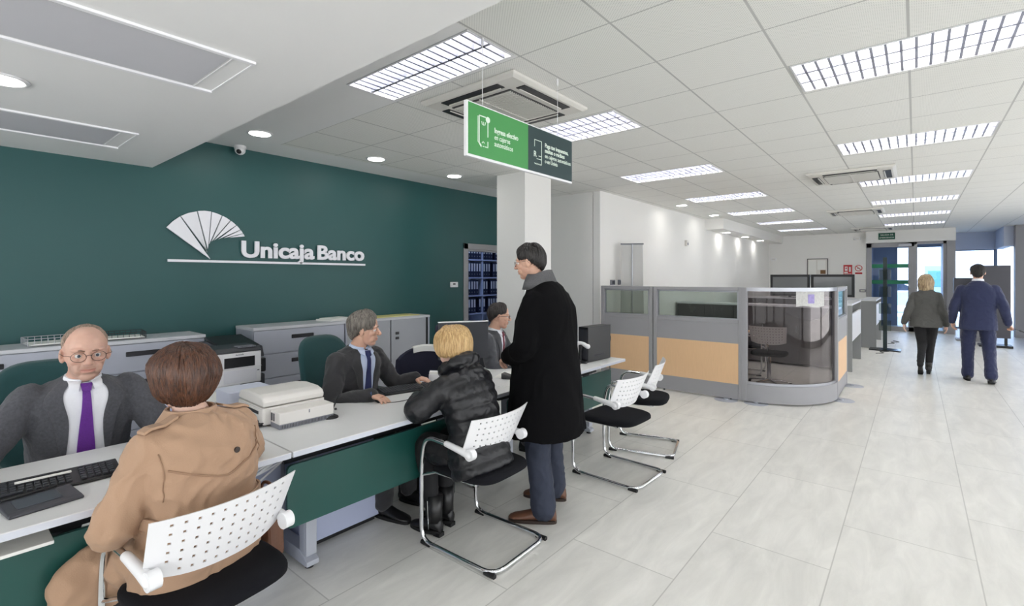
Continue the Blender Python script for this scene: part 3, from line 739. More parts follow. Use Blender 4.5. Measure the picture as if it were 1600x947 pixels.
for k in range(4):
    b = MB(); b.limb([(-.18+.09*k, -.22, .03), (-.17+.09*k, -.26, .025)], [.012, .010], 3, 10); b.tube(catmull([(-.17+.09*k, -.26, .025), (-.10+.08*k, -.30, .01), (.06+.03*k, -.27, .008+.006*k), (.16, -.225+.01*k, .012+.006*k), (.1, -.24, .02)], 6), .0045, 6)
    b.build('plug_cable', black_plastic, r, smooth=True)
b = MB(); b.cyl((.32, .2155, .07), .008, .012, axis=1); b.build('knob', black_plastic, r)
[x for x in bpy.data.objects if x.name == 'slip_printer'][0].scale = (.80, .80, .74)
# return cabinet carrying white printer
r = empty('side_cabinet', (-3.98, 1.36, 0), 0, 'pale low cabinet between the first two desks and the green wall, under the white printer', 'cabinet')
b = MB(); b.box(-.45, .78, -.19, .20, .03, .70); b.build('body', MATS['pale_blue_grey'], r, bevel=.004)
b = MB(); b.box(-.46, .80, -.20, .21, .70, .73); b.build('top', cab_top_m, r, bevel=.003)
b = MB(); b.box(-.43, .76, -.17, .18, 0, .03); b.build('plinth', black_plastic, r)
r = empty('laser_printer', (-4.17, 1.565, .73), 0, 'white laser printer with a black output slot and dark grey top', 'printer')
b = MB(); b.rbox(-.15, .15, -.17, .17, 0, .285, .015); b.build('body', white_plastic, r, bevel=.008, seg=3)
b = MB(); b.prism([(-.15, .285), (.15, .285), (.148, .30), (.10, .325), (-.15, .33)], -.168, .168, lambda a, c, h: (a, h, c)); b.build('top_panel', dark_grey_pl, r, bevel=.004)
b = MB(); b.box(.148, .1525, -.115, .115, .155, .245); b.build('output_slot', black_plastic, r)
b = MB(); b.box(.15, .1525, -.12, .13, .02, .13); b.box(.15, .156, -.17, .17, .148, .1495); b.build('front_door', mat('white_door', (226, 226, 232), .35), r, bevel=.002)
b = MB(); b.box(.1525, .155, .135, .150, .105, .115); b.build('button', grey_plastic, r)
b = MB(); text_on(b, 'lexmark', .152, -.03, .262, .018); b.build('lettering', grey_plastic, r)
b = MB()
for k in range(10): b.box(.03, .12, -.0+.014*k, .01+.014*k, .322, .334)
b.build('key_row', grey_plastic, r)
r.scale = (.95, .96, .86)
# dark multifunction copier behind in the gap
r = empty('copier', (-4.66, 1.74, 0), 0, 'dark grey copier with open feeder standing in the gap between the two cabinets', 'copier')
b = MB(); b.box(-.28, .28, -.17, .17, .02, .72); b.build('body', dark_grey_pl, r, bevel=.01)
b = MB(); b.box(-.30, .30, -.17, .17, .74, .86); b.build('scanner', black_plastic, r, bevel=.01)
b = MB(); b.prism([(-.3, .87), (.28, .87), (.24, .96), (-.1, 1.0), (-.3, .98)], -.165, .165, lambda a, c, h: (a, h, c)); b.build('feeder', dark_grey_pl, r, bevel=.008)
b = MB(); b.prism([(-.18, 1.0), (.2, .965), (.2, .972), (-.18, 1.03)], -.15, .15, lambda a, c, h: (a, h, c)); b.build('document_tray', black_plastic, r, bevel=.002)
# stack of paper with spiral binder on side cabinet
r = empty('spiral_notebook', (-3.60, 1.32, .73), 0, 'open white spiral notebook lying in front of the white printer', 'notebook')
b = MB(); b.box(-.15, .15, -.13, .10, 0, .03); b.build('pages', paper, r, bevel=.002)
b = MB()
for k in range(24): b.tube([(.15+.009*math.cos(a), -.12+.0095*k, .018+.014*math.sin(a)) for a in [2*PI*q/8 for q in range(8)]], .0016, 5, closed=True, cap=False)
b.build('spiral', black_plastic, r)
tag(MB().rbox(-3.44, -3.22, 1.19, 1.46, .73, .85, .02).build('paper_box', mat('box_white_blue', (212, 216, 232), .5), bevel=.004), 'pale box between the notebook and the beige slip printer', 'box')

# trays and papers on cabinets
def wire_tray(loc, rz, label, m, paper_on=True):
    r = empty('letter_tray', loc, rz, label, 'letter tray', 'wire letter trays on the silver cabinet')
    b = MB(); L, W, H = .17, .12, .055; R = .0028
    for z in (.006, H): b.tube([(-W, -L, z), (W, -L, z), (W, L, z), (-W, L, z)], R, 6, closed=True, cap=False)
    for k in range(10): y = -L+2*L*k/9; b.tube([(W, y, .006), (W, y, H)], R*.8, 5); b.tube([(-W, y, .006), (W, y, .006)], R*.8, 5); b.tube([(-W, y, .006), (-W, y, H)], R*.8, 5)
    for k in range(1, 5): x = -W+2*W*k/5; b.tube([(x, -L, .006), (x, -L, H)], R*.8, 5); b.tube([(x, L, .006), (x, L, H)], R*.8, 5)
    b.build('wire_frame', m, r, smooth=SM)
    b = MB(); b.box(-W+.01, W+.02, -L+.01, L-.01, .009, .013); b.box(-W+.02, W+.01, -L+.02, L-.02, .013, .017); b.build('paper_sheet', paper, r)
    return r
wire_tray((-5.2, .66, 1.04), .05, 'light grey wire letter tray left of the bearded man\'s head', mat('grey_wire', (170, 172, 178), .4, .3))
wire_tray((-5.2, 1.06, 1.04), -.1, 'black wire letter tray right of the bearded man\'s head', mat('black_wire', (34, 36, 42), .4))
b = MB(); b.box(-.12, .12, -.16, .16, 0, .02); b.box(-.10, .13, -.13, .15, .02, .03)
o = tag(b.build('document_pile', paper, bevel=.002), 'pile of white papers on the cabinet left of the grey haired man\'s head', 'papers'); o.location = (-5.2, 3.05, 1.06); o.rotation_euler = (0, 0, .2)
b = MB(); b.box(-.14, .14, -.33, .33, 0, .008); o = tag(b.build('desk_mat', mat('yellow_card', (226, 220, 150), .7)), 'pale yellow sheet on the cabinet right of the grey haired man\'s head', 'sheet'); o.location = (-5.18, 3.85, 1.06)

# monitors and PC tower
def monitor(loc, rz, label, W=.47, H=.29, z0=.14, m=black_plastic, rim=None):
    r = empty('monitor', loc, rz, label, 'monitor', 'black computer monitors on the counter')
    b = MB(); b.rbox(-.018, .012, -W/2, W/2, z0, z0+H, .01, 'x'); b.build('screen_housing', m, r, bevel=.003)
    b = MB(); b.box(.012, .0145, -W/2+.015, W/2-.015, z0+.02, z0+H-.015); b.build('screen', mat('dark_screen', (22, 24, 32), .1), r)
    if rim: b = MB(); b.box(-.022, .016, -W/2, W/2, z0+H, z0+H+.008); b.build('top_rim', rim, r, bevel=.002)
    b = MB(); b.rbox(-.05, -.018, -.03, .03, .01, z0+H*.6, .01); b.build('stand', m, r, bevel=.003)
    b = MB(); b.rbox(-.11, .09, -.11, .11, 0, .012, .03); b.build('base', m, r, bevel=.003)
    return r
monitor((-2.86, 2.83, .75), math.radians(150), 'grey monitor seen from behind, above the blonde woman\'s head', .42, .30, .14, mat('monitor_grey', (58, 60, 66), .45), white_plastic)
monitor((-2.50, 3.86, .75), math.radians(205), 'black monitor beside the computer tower, half hidden by the long black coat', .42, .30, .155)
r = empty('computer_tower', (-2.42, 4.20, .75), math.radians(-3), 'black computer tower on the end of the far desk', 'computer')
b = MB(); b.rbox(-.055, .055, -.20, .20, .004, .335, .004); b.build('case', black_plastic, r, bevel=.003)
b = MB()
for k in range(12): b.box(.0555, .0565, -.1+.016*k, -.092+.016*k, .05, .07)
b.box(-.045, .045, -.2035, -.2, .03, .31)
b.build('front_bezel', dark_grey_pl, r, bevel=.002)
b = MB(); b.box(-.02, .03, .2, .215, .25, .30); b.build('plug', mat('blue_plug', (120, 150, 200), .4), r, bevel=.002)
b = MB(); b.tube(catmull([(.0, .21, .29), (.0, .25, .27), (.01, .26, .15), (.0, .235, .02), (0, .26, -.1), (0, .27, -.4)], 8), .004, 6); b.build('cord', gc, r, smooth=True)
b = MB(); b.tube(catmull([(.02, .21, .26), (.03, .24, .2), (.02, .23, .1), (.02, .24, .01), (.01, .262, -.12), (.01, .262, -.5)], 8), .004, 6); b.build('cord', bc, r, smooth=True)
r = empty('desk_phone', (-2.45, 3.98, .75), math.radians(200), 'white headset receiver on a black stand in front of the computer tower', 'telephone')
b = MB(); b.rbox(-.07, .07, -.06, .06, 0, .02, .02); b.limb([(0, 0, .02), (0, .0, .10), (-.01, 0, .16)], [.014, .012, .016], 5, 10); b.build('stand', black_plastic, r, smooth=SM)
b = MB(); b.limb([(-.07, 0, .155), (0, 0, .185), (.07, 0, .165)], [.024, .016, .024], 5, 12); b.build('receiver', white_plastic, r, smooth=True)
for k in range(3): b = MB(); b.tube(catmull([(.04, .02-.02*k, .15), (.06, .03-.02*k, .08+.01*k), (.03, .04-.03*k, .03), (.06, .0, .015)], 6), .003, 6); b.build('cord', black_plastic, r, smooth=True)
r = empty('sweets_tub', (-2.56, 4.02, .75), 0, 'clear tub with green contents behind the phone cords, next to the computer tower', 'tub')
b = MB(); b.cyl((0, 0, 0), .035, .07, n=24, r2=.042); b.build('tub', mat('bright_green', (110, 200, 70), .5, var=.35, vscale=60), r, smooth=SM)
b = MB(); b.cyl((0, 0, .07), .044, .01, n=24); b.build('lid', white_plastic, r, smooth=SM)
# black under-desk electronics strip & papers
for i, (x, y, lab) in enumerate([(-2.58, 3.10, 'white sheets on the far desk left of the long black coat'), ]):
    b = MB(); b.box(-.1, .1, -.14, .14, 0, .004); b.box(-.08, .11, -.12, .15, .004, .007); o = tag(b.build('document', paper), lab, 'papers'); o.location = (x, y, .75); o.rotation_euler = (0, 0, .4)
r = empty('card_reader', (-2.50, 2.98, .75), .3, 'black card reader in front of the grey monitor by the blonde woman', 'card reader')
b = MB(); b.prism([(-.05, 0), (.05, 0), (.05, .02), (-.05, .045)], -.035, .035, lambda a, c, h: (a, h, c)); b.build('case', black_plastic, r, bevel=.004)
b = MB(); b.tube(catmull([(.05, 0, .01), (.12, .05, .005), (.10, .16, .005), (.0, .2, .005)], 6), .003, 6); b.build('cord', black_plastic, r, smooth=True)
# floor items under the middle desk
r = empty('waste_bin', (-2.72, 2.32, 0), 0, 'low black box on the floor under the middle desk', 'box')
b = MB(); b.prism([(-.16, -.13), (.16, -.13), (.16, .13), (-.16, .13)], 0, .2, lambda a, c, h: (a*(1+.1*h), c*(1+.1*h), h)); b.build('body', black_plastic, r, bevel=.008)
b = MB(); b.box(-.17, .17, -.14, .14, .2, .215); b.build('lid', dark_grey_pl, r, bevel=.004)
# ------------------------------------------------------------ wall logo
logo_m = mat('logo_white', (238, 238, 244), .5)
lg = empty('wall_logo', (XG, 2.5, 1.7), 0, 'large white fan emblem with bank name and underline on the green wall', 'sign')
def lp(px, py):      # emblem drawing units -> metres on the wall, measured along it
    return (px, py)
FAN = [[(155, 222), (195, 184), (238, 155), (428, 420)], [(244, 152), (290, 133), (342, 123), (408, 378), (404, 362)], [(349, 121), (390, 119), (432, 124), (412, 355)], [(438, 127), (468, 136), (498, 149), (420, 326)],
       [(504, 151), (527, 163), (551, 179), (437, 309)], [(556, 182), (573, 195), (588, 209), (452, 303)], [(592, 212), (603, 224), (613, 237), (480, 296)], [(616, 240), (624, 250), (630, 260), (515, 289)], [(632, 263), (637, 270), (641, 279), (545, 286)]]
def wall_pt(cx, cy):
    # emblem outline corrected for the oblique view of the wall (plane x = XG)
    u = 220+cx/4; v = 300+cy/4; a = math.radians(39.6)
    rx = -math.sin(a)*762+math.cos(a)*(u-800); ry = math.cos(a)*762+math.sin(a)*(u-800); t = XG/rx
    return ry*t, 1.56+(433-v)*t
for bl in FAN:
    P = [wall_pt(*p) for p in bl]
    b = MB(); b.prism(P, .012, .034, lambda a, c, h: (h, a-2.5, c-1.7)); b.build('fan_blade', logo_m, lg)
y0, z0 = wall_pt(162, 436); y1, z1 = wall_pt(1394, 460)
b = MB(); b.box(.012, .034, y0-2.5, y1-2.5, 1.705-1.7, 1.728-1.7); b.build('underline', logo_m, lg)
def letters(parent, s, x, y, z, size, width, bold, m, name='letter', ext=.01):
    def wid(t): v, _ = text_geo(t, size, 0, ext, 1, bold); return max(p[0] for p in v), min(p[0] for p in v)
    W = wid(s)[0]; k = width/W
    for i, ch in enumerate(s):
        if ch == ' ': continue
        v, f = text_geo(ch, size, 0, ext, 1, bold); off = wid(s[:i+1])[0]-max(p[0] for p in v)
        b = MB(); b.add([(x+c, y+(a+off)*k, z+bb) for a, bb, c in v], f); b.build(name, m, parent)
ya, za = wall_pt(618, 395); yb, zb = wall_pt(1092, 410); yc, zc = wall_pt(1388, 418); yd, _ = wall_pt(1077, 410)
letters(lg, 'Unicaja', .024, ya-2.5, 1.772-1.7, .235, yd-ya, .0075, logo_m)
letters(lg, 'Banco', .024, yb-2.5, 1.772-1.7, .225, yc-yb, .0075, logo_m)
# thermostat, socket boxes, sensor, dome camera
r = empty('thermostat', (XG, 5.155, 1.445), 0, 'small white thermostat on the green wall left of the doorway', 'thermostat')
b = MB(); b.rbox(0, .022, -.075, .075, -.04, .04, .008, 'x'); b.build('case', white_plastic, r, bevel=.003)
b = MB(); b.box(.022, .0235, -.03, .02, .0, .02); b.build('display', dark_grey_pl, r)
r = empty('dome_camera', (-5.32, 2.07, CH), 0, 'white dome camera at the top of the green wall', 'security camera')
b = MB(); b.cyl((0, 0, -.03), .055, .03, n=28); b.ell((0, 0, -.045), (.05, .05, .045)); b.build('housing', white_plastic, r, smooth=SM)
b = MB(); b.ell((.025, -.02, -.062), (.025, .025, .025)); b.build('lens', black_plastic, r, smooth=True)
for i, (y, lab) in enumerate([(7.08, 'left grey switch box on the white side wall, beside the roller banner'), (7.34, 'right grey switch box on the white side wall, beside the roller banner')]):
    r = empty('switch_box', (XW, y, 1.475), 0, lab, 'switch', 'grey switch boxes')
    b = MB(); b.box(0, .03, -.06, .06, -.04, .04); b.build('case', grey_plastic, r, bevel=.004); b = MB(); b.box(.03, .036, -.035, .035, -.025, .025); b.build('rocker', dark_grey_pl, r, bevel=.002)
r = empty('motion_sensor', (XW, 10.35, 2.28), 0, 'small white motion sensor high on the white side wall', 'sensor')
b = MB(); b.rbox(0, .05, -.05, .05, -.06, .06, .015, 'x'); b.build('case', offwhite_pl, r, bevel=.006); b = MB(); b.box(.05, .056, -.03, .03, -.04, .01); b.build('window', grey_plastic, r, bevel=.002)

# ------------------------------------------------------------ hanging sign (double board, reads from the walkway)
SX = -1.86
sg = empty('hanging_sign', (SX, 2.37, 2.36), 0, 'hanging green and dark sign board with white writing below the ceiling', 'hanging sign')
Y0, Y1, Z0, Z1 = -.515, .525, -.148, .152
b = MB(); b.box(-.012, .010, Y0, Y1, Z0, Z1); b.build('board', white_plastic, sg, bevel=.002)
YM = .02
b = MB(); b.box(.010, .0125, Y0+.012, YM, Z0+.014, Z1-.008); b.build('green_face', mat('sign_green', (70, 148, 80), .5), sg)
b = MB(); b.box(.010, .0125, YM, Y1-.006, Z0+.014, Z1-.008); b.build('dark_face', mat('sign_dark_teal', (34, 58, 60), .5), sg)
sw_m = mat('sign_white_print', (232, 244, 232), .5)
b = MB(); T = .0025; E = .0135
def fit_text(b, s, y, z, size, width, bd):
    v, _ = text_geo(s, size, 0, .001, 1, bd); text_on(b, s, E, y, z, size, sx=width/max(p[0] for p in v), bold=bd, ext=.001)
for s, z, wd, bd in [('Ingresa efectivo', .022, .215, .0006), ('en cajeros', -.016, .14, 0), ('automáticos', -.054, .165, 0)]: fit_text(b, s, -.295, z, .042, wd, bd)
b.build('lettering', sw_m, sg)
b = MB()
for s, z, wd, bd in [('Paga tus impuestos,', .040, .275, .0006), ('multas o recibos', .006, .23, .0006), ('en cajeros automáticos', -.028, .305, 0), ('o en Univía', -.062, .145, 0)]: fit_text(b, s, .195, z, .038, wd, bd)
b.build('lettering', sw_m, sg)
def stroke(b, pts, w=.0035):
    for (a0, c0), (a1, c1) in zip(pts, pts[1:]):
        L = math.hypot(a1-a0, c1-c0); 
        if L < 1e-6: continue
        nx, nz = -(c1-c0)/L*w/2, (a1-a0)/L*w/2; ex, ez = (a1-a0)/L*w/2, (c1-c0)/L*w/2
        b.prism([(a0-nx-ex, c0-nz-ez), (a1-nx+ex, c1-nz+ez), (a1+nx+ex, c1+nz+ez), (a0+nx-ex, c0+nz-ez)], .0125, .0145, lambda a, c, h: (h, a, c))
b = MB(); cx, cz = -.385, .005
stroke(b, [(cx+.015, cz+.085), (cx-.035, cz+.085), (cx-.035, cz-.065), (cx-.02, cz-.078)], .006); stroke(b, [(cx-.045, cz+.078), (cx-.045, cz-.06), (cx-.02, cz-.085)], .004)
stroke(b, [(cx+.035, cz+.06), (cx+.035, cz-.02)], .005); stroke(b, [(cx+.035, cz-.05), (cx+.035, cz-.08), (cx+.015, cz-.08)], .005)
b.cyl((.0125, cx+.035, cz+.075), .017, .002, axis=0, n=20)
stroke(b, [(cx-.015, cz+.055), (cx-.012, cz+.042), (cx, cz+.038), (cx+.012, cz+.042), (cx+.015, cz+.055)], .004); stroke(b, [(cx, cz+.055), (cx, cz+.04)], .003)
stroke(b, [(cx-.012, cz-.062), (cx-.004, cz-.054), (cx+.006, cz-.06)], .004); stroke(b, [(cx-.006, cz-.08), (cx+.004, cz-.08)], .004)
b.build('icon', sw_m, sg)
b = MB(); cx = .12
stroke(b, [(cx-.035, cz+.02), (cx-.035, cz+.062), (cx+.04, cz+.062), (cx+.04, cz-.085)]); stroke(b, [(cx-.01, cz-.055), (cx+.035, cz-.055)]); stroke(b, [(cx+.01, cz-.035), (cx+.035, cz-.035)])
stroke(b, [(cx-.035+.0075*k, cz-.085-(.006 if k % 2 else 0)) for k in range(11)])
text_on(b, 'R', E, cx-.045, cz-.045, .052, ext=.001); b.build('icon', sw_m, sg)
for y in (-.38, .36): b = MB(); b.tube([(0, y, Z1), (0, y, CH-2.36)], .0018, 6); b.cyl((0, y, CH-2.36-.05), .006, .045, n=10); b.build('wire', white_plastic, sg)

# ------------------------------------------------------------ air conditioning cassettes
def cassette(S=.92):
    r = empty('air_conditioner', (0, 0, 0)); h = S/2
    b = MB(); R = []
    for s_, z in ((h, 0), (h, -.018), (h-.03, -.034), (h-.2, -.036)):
        R.append([(x*s_, y*s_, z) for x, y in ((-1, -1), (1, -1), (1, 1), (-1, 1))])
    b.loft(R); b.build('panel', offwhite_pl, r, bevel=.004)
    for k in range(4):
        M = Matrix.Rotation(PI/2*k, 4, 'Z')
        b = MB(); b.box(-h+.18, h-.18, -h+.050, -h+.125, -.040, -.034, M); v = b.build('air_slot', black_plastic, r)
        b = MB(); b.box(-h+.205, h-.205, -h+.108, -h+.120, -.047, -.040, M); b.build('louvre_blade', offwhite_pl, v, bevel=.002)
    b = MB(); q = h-.17; b.box(-q, q, -q, q, -.042, -.036); b.build('grille_backing', mat('grille_grey', (70, 70, 70), .5), r)
    b = MB()
    for k in range(26): y = -q+.02+(2*q-.04)*k/25; b.box(-q+.01, q-.01, y-.003, y+.003, -.050, -.042)
    b.box(-.006, .006, -q, q, -.052, -.042)
    b.build('grille', offwhite_pl, r)
    return r
ac = cassette(); place(ac, (-2.45, 2.88, CH-.002), 0, 'square air conditioning cassette directly behind the hanging green sign', 'ceiling air conditioning cassettes'); ac['category'] = 'air conditioner'
for (x, y, lab) in [(-.64, 7.76, 'square air conditioning cassette over the walkway, nearer of the ones past the hanging sign'), (-.93, 12.1, 'second air conditioning cassette over the walkway, farther from the camera'), (-.9, 16.6, 'air conditioning cassette near the exit sign, farthest of all')]:
    place(copy_tree(ac), (x, y, CH-.002), 0, lab)

# ------------------------------------------------------------ archive shelving seen through the doorway
sh_m = mat('shelf_pale_blue', (206, 214, 232), .5)
SXp = -7.0
r = empty('bookcase', (SXp, 6.7, 0), 0, 'pale archive shelving full of binders beyond the doorway', 'shelving')
b = MB(); b.box(-.36, -.34, -1.3, 1.3, 0, 2.5)
for z in (.05, .42, .79, 1.16, 1.53, 1.90, 2.27): b.box(-.34, .0, -1.3, 1.3, z, z+.028)
b.build('shelf_boards', sh_m, r)
b = MB()
for y in (-1.3, -.78, -.26, .26, .78, 1.27): b.box(-.34, .005, y, y+.028, 0, 2.5)
b.build('uprights', sh_m, r)
def binder():
    r = empty('ring_binder', (0, 0, 0)); b = MB(); b.box(-.28, 0, -.034, .034, 0, .31); b.build('cover', mat('binder_navy', (36, 42, 66), .6, var=.3, vscale=90), r, bevel=.003)
    b = MB(); b.box(0, .0015, -.022, .022, .12, .28); b.build('spine_label', paper, r)
    b = MB(); b.cyl((0, 0, .06), .011, .002, axis=0, n=14); b.build('finger_ring', alu, r); return r
bd = binder(); nb = 0
for si, z in enumerate((.788+.03, 1.19, 1.56, 1.93)):
    for col in range(1, 5):
        for k in range(6):
            if (si*7+col*3+k) % 8 == 5: continue
            y = -1.3+.52*col+.028+.045+.077*k
            o = bd if nb == 0 else copy_tree(bd); nb += 1; o.location = (SXp-.01, 6.7+y, z); o['category'] = 'binder'
            o['label'] = 'dark navy ring binder with a pale spine label on the %s archive shelf' % ['low', 'waist high', 'eye level', 'top'][si]; o['group'] = 'ring binders on the %s archive shelf' % ['low', 'waist high', 'eye level', 'top'][si]

# ------------------------------------------------------------ cubicle partition
PY = 6.56
def partition(x0, x1, y, label, zwin=.99, two=True, wmat=wood, along='x'):
    c = (x0+x1)/2; w = (x1-x0)/2
    r = empty('office_partition', (c, y, 0) if along == 'x' else (y, c, 0), 0 if along == 'x' else PI/2, label, 'partition', 'grey and beech office partitions')
    t = .03
    b = MB(); b.box(-w, -w+.055, -t, t, 0.02, 1.43); b.box(w-.055, w, -t, t, 0.02, 1.43); b.box(-w+.055, w-.055, -t, t, 1.385, 1.43); b.box(-w+.055, w-.055, -t, t, zwin-.02, zwin+.03)
    b.build('frame', part_grey, r, bevel=.006)
    b = MB(); b.box(-w+.055, w-.055, -t+.006, t-.006, .72, zwin-.02); b.build('upper_panel', part_grey, r)
    b = MB(); b.box(-w+.055, w-.055, -t+.004, t-.004, .21, .72); b.build('wood_panel', wmat, r)
    b = MB(); b.box(-w+.055, w-.055, -t+.006, t-.006, .02, .21); b.build('kick_panel', part_grey, r)
    b = MB(); a = .055; fw = .018
    b.box(-w+a, -w+a+fw, -.012, .012, zwin+.03, 1.385); b.box(w-a-fw, w-a, -.012, .012, zwin+.03, 1.385); b.box(-w+a, w-a, -.012, .012, 1.367, 1.385); b.box(-w+a, w-a, -.018, .018, zwin+.03, zwin+.045)
    wf = b.build('window_frame', alu, r)
    b = MB(); b.box(-w+a+fw, w-a-fw, -.003, .003, zwin+.045, 1.367); b.build('glass_pane', glass_part, wf)
    for x in (-w+.15, w-.15):
        b = MB(); b.cyl((x, 0, 0), .012, .02, n=12); b.build('foot', black_rubber, r)
    return r
partition(-3.66, -2.845, PY, 'narrow grey partition with beech panel and window next to the white wall')
partition(-2.835, -1.66, PY, 'wide grey partition with beech panel between the narrow one and the curved glass')
partition(7.42, 8.55, -.79, 'grey partition with beech panel running away behind the curved glass corner', along='y')
# round floor feet plates
for i, (x, y) in enumerate([(-1.86, 6.52), (-1.52, 6.57), (-.72, 7.42), (-.70, 8.5)]):
    b = MB(); b.cyl((0, 0, 0), .14, .006, n=32, r2=.13); b.cyl((0, 0, .006), .03, .012, n=16); o = tag(b.build('foot_plate', alu_paint, smooth=SM), ['round steel foot plate at the right end of the wide partition', 'round steel foot plate under the left edge of the curved glass', 'round steel foot plate at the right end of the curved glass', 'round steel foot plate at the far end of the side partition'][i], 'foot plate', 'round partition foot plates'); o.location = (x, y, 0)
# curved corner: quarter circle centre (-1.64, 7.41), radius .85
r = empty('curved_partition', (-1.64, 7.41, 0), 0, 'quarter round corner screen of smoked glass with grey base', 'partition')
def arc_wall(r0, r1, z0, z1, a0=-PI/2, a1=0, n=28):
    b = MB(); R = []
    for k in range(n+1):
        a = a0+(a1-a0)*k/n; R.append([(r0*math.cos(a), r0*math.sin(a), z0), (r1*math.cos(a), r1*math.sin(a), z0), (r1*math.cos(a), r1*math.sin(a), z1), (r0*math.cos(a), r0*math.sin(a), z1)])
    b.loft(R); return b
arc_wall(.82, .88, .02, .23).build('base_panel', part_grey, r, smooth=SM)
arc_wall(.835, .865, .23, .26).build('lower_rail', alu, r, smooth=SM)
arc_wall(.825, .875, 1.385, 1.43).build('top_rail', alu, r, smooth=SM)
arc_wall(.847, .853, .26, 1.385).build('glass_pane', glass_smoke, r, smooth=SM)
b = MB(); b.box(-.04, .02, -.885, -.82, .02, 1.43); b.box(.0, .03, -.875, -.83, .24, 1.385); b.build('post', part_grey, r, bevel=.005)
b = MB(); b.box(.82, .885, -.03, .03, .02, 1.43); b.build('post', part_grey, r, bevel=.005)
b = MB(); R = []
for k in range(8):
    a = math.radians(-52+27*k/7); R.append([(rr*math.cos(a), rr*math.sin(a), z+.01*math.sin(k)) for rr, z in ((.856, 1.20), (.857, 1.20), (.857, 1.395), (.856, 1.395))])
b.loft(R); pp = b.build('taped_notice', mat('printed_notice', (190, 190, 188), .8, var=.25, vscale=45), r)
b = MB(); R = []
for k in range(4):
    a = math.radians(-42+6*k/3); R.append([(rr*math.cos(a), rr*math.sin(a), z) for rr, z in ((.858, 1.24), (.8585, 1.24), (.8585, 1.35), (.858, 1.35))])
b.loft(R); b.build('printed_picture', mat('lilac_print', (150, 140, 190), .8, var=.3, vscale=40), pp)
# small desk inside cubicle
r = empty('cubicle_desk', (-2.45, 7.75, 0), 0, 'beech topped desk inside the cubicle behind the wide partition', 'desk')
b = MB(); b.box(-.55, .5, -.4, .4, .715, .74); b.build('desktop', wood, r, bevel=.003)
for x in (-.5, .42):
    b = MB(); b.box(x, x+.04, -.35, .35, 0, .715); b.build('leg', part_grey, r, bevel=.003)
# dark cabinets rows
def row_cab(x0, x1, y0, y1, h, label, m=dark_cab, seams=5):
    r = empty('office_cupboard', ((x0+x1)/2, (y0+y1)/2, 0), 0, label, 'cupboard', 'dark grey cupboards behind the cubicle'); w = (x1-x0)/2; d = (y1-y0)/2
    b = MB(); b.box(-w, w, -d+.02, d, .03, h-.03); b.build('body', m, r)
    b = MB(); b.box(-w-.01, w+.01, -d-.01, d+.01, h-.03, h); b.build('top', cab_top_m, r, bevel=.003)
    for k in range(seams):
        a = -w+2*w*k/seams+.003; c = -w+2*w*(k+1)/seams-.003
        b = MB(); b.box(a, c, -d, -d+.018, .05, h-.035); dd = b.build('cupboard_door', m, r, bevel=.002)
        b = MB(); b.box(c-.05, c-.035, -d-.015, -d, h*.55, h*.55+.12); b.build('handle', alu, dd)
    return r
row_cab(-3.72, -1.02, 9.75, 10.2, 1.06, 'dark grey row of cupboards seen through the cubicle glass, nearer row')
row_cab(-3.3, -.96, 13.2, 13.7, 1.07, 'dark grey row of cupboards under the two black screens, farther row')
def gable(x0, x1, y0, y1, h, label):
    r = empty('counter_desk', ((x0+x1)/2, (y0+y1)/2, 0), 0, label, 'counter', 'grey service counters past the cubicle'); w = (x1-x0)/2; d = (y1-y0)/2
    b = MB(); b.box(-w, w, -d, -d+.04, 0, h-.03); b.build('end_panel', gable_m, r, bevel=.003)
    b = MB(); b.box(-w, w, d-.04, d, 0, h-.03); b.build('end_panel', gable_m, r, bevel=.003)
    b = MB(); b.box(-w, w, -d, d, h-.03, h); b.build('top', cab_top_m, r, bevel=.003)
    b = MB(); b.box(w-.03, w, -d+.04, d-.04, .5, .95); b.build('front_panel', white_plastic, r)
gable(-1.0, -.80, 9.72, 11.4, 1.12, 'tall grey service counter end standing just behind the side partition')
gable(-.95, -.66, 13.3, 15.2, 1.06, 'tall grey service counter end nearer the entrance door')
# two black screens on the far cupboards
for i, (x0, x1) in enumerate([(-2.78, -1.93), (-1.91, -1.06)]):
    r = empty('television', ((x0+x1)/2, 13.45, 1.07), 0, ['wide black screen, left of the pair on the far cupboards', 'wide black screen, right of the pair on the far cupboards'][i], 'screen', 'pair of black screens'); w = (x1-x0)/2
    b = MB(); b.box(-w, w, -.02, .03, .03, .55); b.build('bezel', black_plastic, r, bevel=.004)
    b = MB(); b.box(-w+.055, w-.055, -.0225, -.02, .085, .495); b.build('screen_face', mat('grey_glossy_screen', (110, 112, 113), .12), r)
    b = MB(); b.box(-.2, .2, -.09, .09, 0, .012); b.box(-.03, .03, -.0, .03, .012, .05); b.build('stand', black_plastic, r)
# roller banner
r = empty('roller_banner', (-3.50, 7.25, 0), math.radians(35), 'pale grey roller banner leaning seen from behind near the white side wall', 'banner')
b = MB(); b.prism([(-.20, .08), (.20, .08), (.165, 2.08), (-.165, 2.08)], -.002, .002, lambda a, c, h: (a, h, c)); b.build('fabric', mat('banner_grey', (196, 196, 194), .8, var=.03), r)
b = MB(); b.tube([(-.18, 0, 2.09), (.18, 0, 2.09)], .012, 10); b.build('top_bar', grey_plastic, r, smooth=SM)
b = MB(); b.tube([(0, -.02, .05), (0, -.02, 2.08)], .008, 8); b.build('pole', alu, r, smooth=SM)
b = MB(); b.rbox(-.22, .22, -.08, .06, 0, .08, .02); b.build('base', alu_paint, r, bevel=.006)

